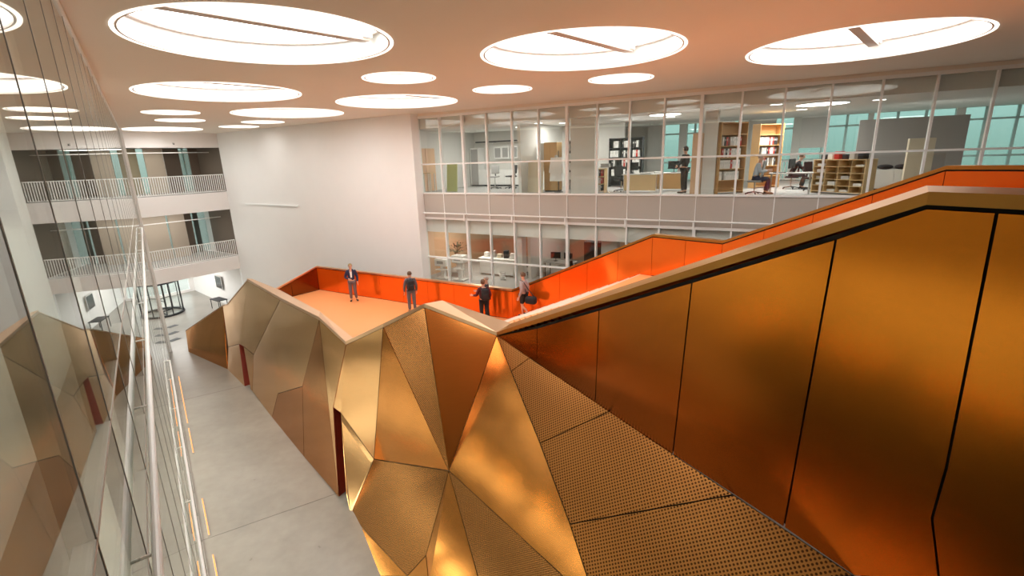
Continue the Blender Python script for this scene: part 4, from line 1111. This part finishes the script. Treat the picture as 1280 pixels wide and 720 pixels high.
    for v in hm.bm.verts:
        c = v.co.copy(); j = 1 + .05 * math.sin(9 * c.x + 5 * c.z) * math.sin(7 * c.y)
        v.co = hc + (side * c.x * .094 + fh * c.y * .112 + Vector((0, 0, 1)) * c.z * .108) * j
    hm.build('hair', hair or M['brown'], t, True)
    for s in (1, -1):
        MB().ball(tuple(V_['head'] + fh * .083 + side * (s * .03) + Vector((0, 0, .022))), (.011, .008, .008), 8).build('eye', M['eye'], t, True)
    MB().ball(tuple(V_['head'] + fh * .085 + Vector((0, 0, -.045))), (.024, .010, .007), 8).build('mouth', M['lips'], t, True)
    return t

def backpack(p, label, mat):
    """worn on the back: placed from the wearer's frame"""
    t = root('backpack', p.matrix_basis @ Vector((0, -.135, 1.02)), p.rotation_euler.z, label, 'backpack')
    MB().box((0, -.09, .20), (.29, .15, .44), None, .06).build('pack', mat, t, True)
    MB().box((0, -.18, .13), (.22, .06, .22), None, .025).build('front_pocket', mat, t, True)
    for s in (1, -1):
        pts = [(s * .10, -.02, .40), (s * .115, .07, .44), (s * .12, .20, .40), (s * .125, .262, .25), (s * .135, .24, .12), (s * .15, .10, .04), (s * .13, -.02, .04)]
        mb = MB()
        for a, b in zip(pts, pts[1:]): mb.tube(a, b, .020, n=8)
        mb.build('strap', mat, t, True)
    MB().tube((-.04, -.03, .43), (.04, -.03, .43), .012, n=8).build('handle', mat, t)
    return t

ST = Vector
p1 = person((-7.35, 21.75, ZP), (.30, -1), 'fair-haired person in a navy hooded jacket facing us on the orange landing',
            {'kneeL': (-.09, .02, .50), 'ankleL': (-.13, -.03, .09), 'toeL': (-.17, .15, .035), 'wriL': (-.25, .10, .90), 'elbL': (-.25, -.02, 1.13),
             'elbR': (.27, -.02, 1.13), 'wriR': (.10, .20, 1.09)},
            M['navy'], M['greytr'], M['shoe'], M['blond'], hood=True, inner=M['tee_w'])
p2 = person((-4.25, 19.75, ZP), (-.25, 1), 'person in grey hooded jacket and faded jeans, seen from behind beside the parapet peak',
            {'elbL': (-.25, -.04, 1.13), 'wriL': (-.27, .02, .88)}, M['hoodie'], M['jeans'], M['shoe'], M['brown'], hood=True)
backpack(p2, 'black backpack on the back of the person in faded jeans', M['blackfab'])
p3 = person((-1.10, 17.95, ZP), (-.35, 1), 'person in a maroon jacket and black trousers seen from behind, gesturing at the stair foot',
            {'elbL': (-.27, .02, 1.15), 'wriL': (-.36, .22, 1.12), 'elbR': (.27, -.04, 1.14), 'wriR': (.24, .10, .98)}, M['maroon'], M['blackfab'], M['shoe'], M['brown'], hairlong=True)
backpack(p3, 'dark backpack on the back of the person in maroon', M['blackfab'])
p3b = person((-1.0, 18.45, ZP), (-1, -.1), 'person in a dark jacket half hidden behind the one in maroon, hand held out',
             {'elbL': (-.20, .12, 1.18), 'wriL': (-.16, .36, 1.22), 'elbR': (.22, .05, 1.15), 'wriR': (.16, .26, 1.06)}, M['blackfab'], M['blackfab'], M['shoe'], M['grayhair'])
zs = ZP + (ZL - ZP) * 2 / NA
p4 = person((.42, 17.42, zs), (-.86, .50), 'person in a grey top and black shorts walking down the orange stairs',
            {'kneeR': (.10, .12, .50), 'ankleR': (.10, .10, .09), 'toeR': (.11, .28, .035), 'kneeL': (-.10, .02, .52), 'ankleL': (-.10, -.20, .30), 'toeL': (-.11, -.08, .205),
             'elbL': (-.24, -.06, 1.13), 'wriL': (-.25, .05, .88), 'elbR': (.24, -.08, 1.14), 'wriR': (.25, .00, .89)}, M['tee'], M['blackfab'], M['shoe'], M['brown'], shorts=True)
sb_ = root('shoulder_bag', p4.matrix_basis @ Vector((-.10, -.36, .62)), p4.rotation_euler.z, 'black shoulder bag hanging behind the person in shorts', 'bag')
MB().box((0, 0, .15), (.26, .42, .28), None, .07).build('bag_body', M['blackfab'], sb_, True)
mb = MB()
for a, b in zip([(0, -.16, .27), (.0, .10, .55), (.0, .30, .82), (.03, .36, .84)], [(.0, .10, .55), (.0, .30, .82), (.03, .36, .84), (.06, .20, .30)]): mb.tube(a, b, .016, n=8)
mb.build('strap', M['blackfab'], sb_)
MB().box((.135, 0, .17), (.012, .26, .14), None, .004).build('pocket', M['dark'], sb_)

def oper(s, w, z): return off(s, w, z)
xr, ya = -U3, N3
def ofac(x, y): v = xr * x + ya * y; return (v.x, v.y)
person(oper(3.55, 1.0, L2), ofac(-.9, .3), 'dark-haired person in black standing behind the upper glazing', {'elbL': (-.24, .05, 1.15), 'wriL': (-.12, .24, 1.05), 'elbR': (.25, .02, 1.13), 'wriR': (.2, .22, 1.0)}, M['blackfab'], M['blackfab'], M['shoe'], M['darkhair'], hairlong=True)
SIT = {'pelvis': (0, 0, .58), 'waist': (0, .01, .71), 'chest': (0, .06, .91), 'neck0': (0, .09, 1.07), 'neck1': (0, .11, 1.15), 'head': (0, .15, 1.26), 'crown': (0, .14, 1.34),
       'hipR': (.10, .03, .55), 'hipL': (-.10, .03, .55), 'kneeR': (.12, .44, .53), 'kneeL': (-.12, .44, .53), 'ankleR': (.12, .40, .09), 'ankleL': (-.12, .34, .09), 'toeR': (.14, .58, .035), 'toeL': (-.14, .52, .035),
       'shoR': (.175, .06, 1.04), 'shoL': (-.175, .06, 1.04), 'elbR': (.23, .14, .80), 'elbL': (-.23, .14, .80), 'wriR': (.15, .38, .83), 'wriL': (-.15, .38, .83)}
person(oper(1.08, .85, L2), ofac(1, .08), 'seated man in a pale blue shirt working at a desk behind the glass', SIT, M['shirt'], M['navy'], M['shoe'], M['grayhair'])
S2 = dict(SIT); S2.update({'chest': (0, .14, .90), 'neck0': (0, .22, 1.05), 'neck1': (0, .25, 1.12), 'head': (0, .31, 1.22), 'crown': (0, .30, 1.30), 'shoR': (.175, .19, 1.02), 'shoL': (-.175, .19, 1.02), 'elbR': (.23, .30, .80), 'elbL': (-.23, .30, .80), 'wriR': (.15, .50, .84), 'wriL': (-.15, .50, .84)})
person(oper(-.05, 3.7, L2), ofac(1, 0), 'person in black leaning over a desk deeper in the right office', S2, M['blackfab'], M['dark'], M['shoe'], M['brown'])


# ------------------------------------------------------------------ light
def area(name, loc, size, power, col=(1, 1, 1), rot=(0, 0, 0), sy=None):
    l = bpy.data.lights.new(name, 'AREA'); l.energy = power; l.color = col; l.size = size
    if sy: l.shape = 'RECTANGLE'; l.size_y = sy
    o = bpy.data.objects.new(name, l); C.objects.link(o); o.location = loc; o.rotation_euler = rot
    return o
for s, w, p in ((13.5, 3.0, 130), (9, 2.8, 110), (5, 3.5, 150), (0, 4, 220), (-5, 5, 140)):
    area('office_ceiling_light', off(s, w, CAMH + 1.40), 2.0, p, (1, .96, .9), (0, 0, OFF_RZ), 1.2)
for s, w, p in ((14, 2.5, 130), (9, 4, 50), (5, 4, 25)):
    area('office_ceiling_light', off(s, w, CAMH - 2.9), 2.0, p, (1, .9, .78), (0, 0, OFF_RZ), 1.2)
area('gallery_light', gal(-3.5, 2, CAMH + 1.2), 4, 70, (1, .92, .8), (0, 0, GAL_RZ), 1.5)
area('gallery_light', gal(-3.5, 2, CAMH - 2.85), 4, 70, (1, .94, .86), (0, 0, GAL_RZ), 1.5)
area('lobby_light', gal(-4, 6.5, 3.2), 5, 850, (1, .97, .92), (0, 0, GAL_RZ), 4)
for z, p in ((3.2, 1500), (7.5, 380), (CEIL - .1, 300)):
    area('left_room_fill', left(12, LD + 3, z), 26, p, (1, .92, .80), (0, 0, LEFT_RZ), 2)  # added fill so the left rooms reflect brightly in the bronze

w = bpy.data.worlds.new('World'); bpy.context.scene.world = w; w.use_nodes = True
bg = w.node_tree.nodes['Background']
N, L = w.node_tree.nodes, w.node_tree.links
tc = N.new('ShaderNodeTexCoord'); sx = N.new('ShaderNodeSeparateXYZ'); L.new(tc.outputs['Generated'], sx.inputs[0])
cr = N.new('ShaderNodeValToRGB'); cr.color_ramp.elements[0].position = .46; cr.color_ramp.elements[1].position = .56
cr.color_ramp.elements[0].color = (.32, .40, .34, 1); cr.color_ramp.elements[1].color = (.86, .95, .94, 1)
mr = N.new('ShaderNodeMapRange'); mr.inputs['From Min'].default_value = -1; L.new(sx.outputs['Z'], mr.inputs['Value'])
L.new(mr.outputs['Result'], cr.inputs['Fac']); L.new(cr.outputs['Color'], bg.inputs['Color'])
bg.inputs['Strength'].default_value = 2.6

# ------------------------------------------------------------------ camera
f = 608.176
cam = bpy.data.cameras.new('Camera'); cam.sensor_width = 36; cam.lens = f / 1280 * 36; cam.clip_start = .05; cam.clip_end = 300
co = bpy.data.objects.new('Camera', cam); C.objects.link(co)
pt, ro = .262032316, -.0327500745
fw = Vector((0, math.cos(pt), -math.sin(pt))); up = Vector((0, math.sin(pt), math.cos(pt))); ri = Vector((1, 0, 0))
r2 = math.cos(ro) * ri + math.sin(ro) * up; u2 = -math.sin(ro) * ri + math.cos(ro) * up
mw = Matrix((r2, u2, -fw)).transposed().to_4x4(); mw.translation = (0, 0, CAMH)
co.matrix_world = mw
sc = bpy.context.scene; sc.camera = co
sc.view_settings.view_transform = 'Standard'; sc.view_settings.look = 'None'; sc.view_settings.exposure = -.12
sc.cycles.use_denoising = True
sc.cycles.max_bounces = 10; sc.cycles.diffuse_bounces = 5; sc.cycles.glossy_bounces = 6; sc.cycles.transparent_max_bounces = 24
sc.cycles.sample_clamp_indirect = 6
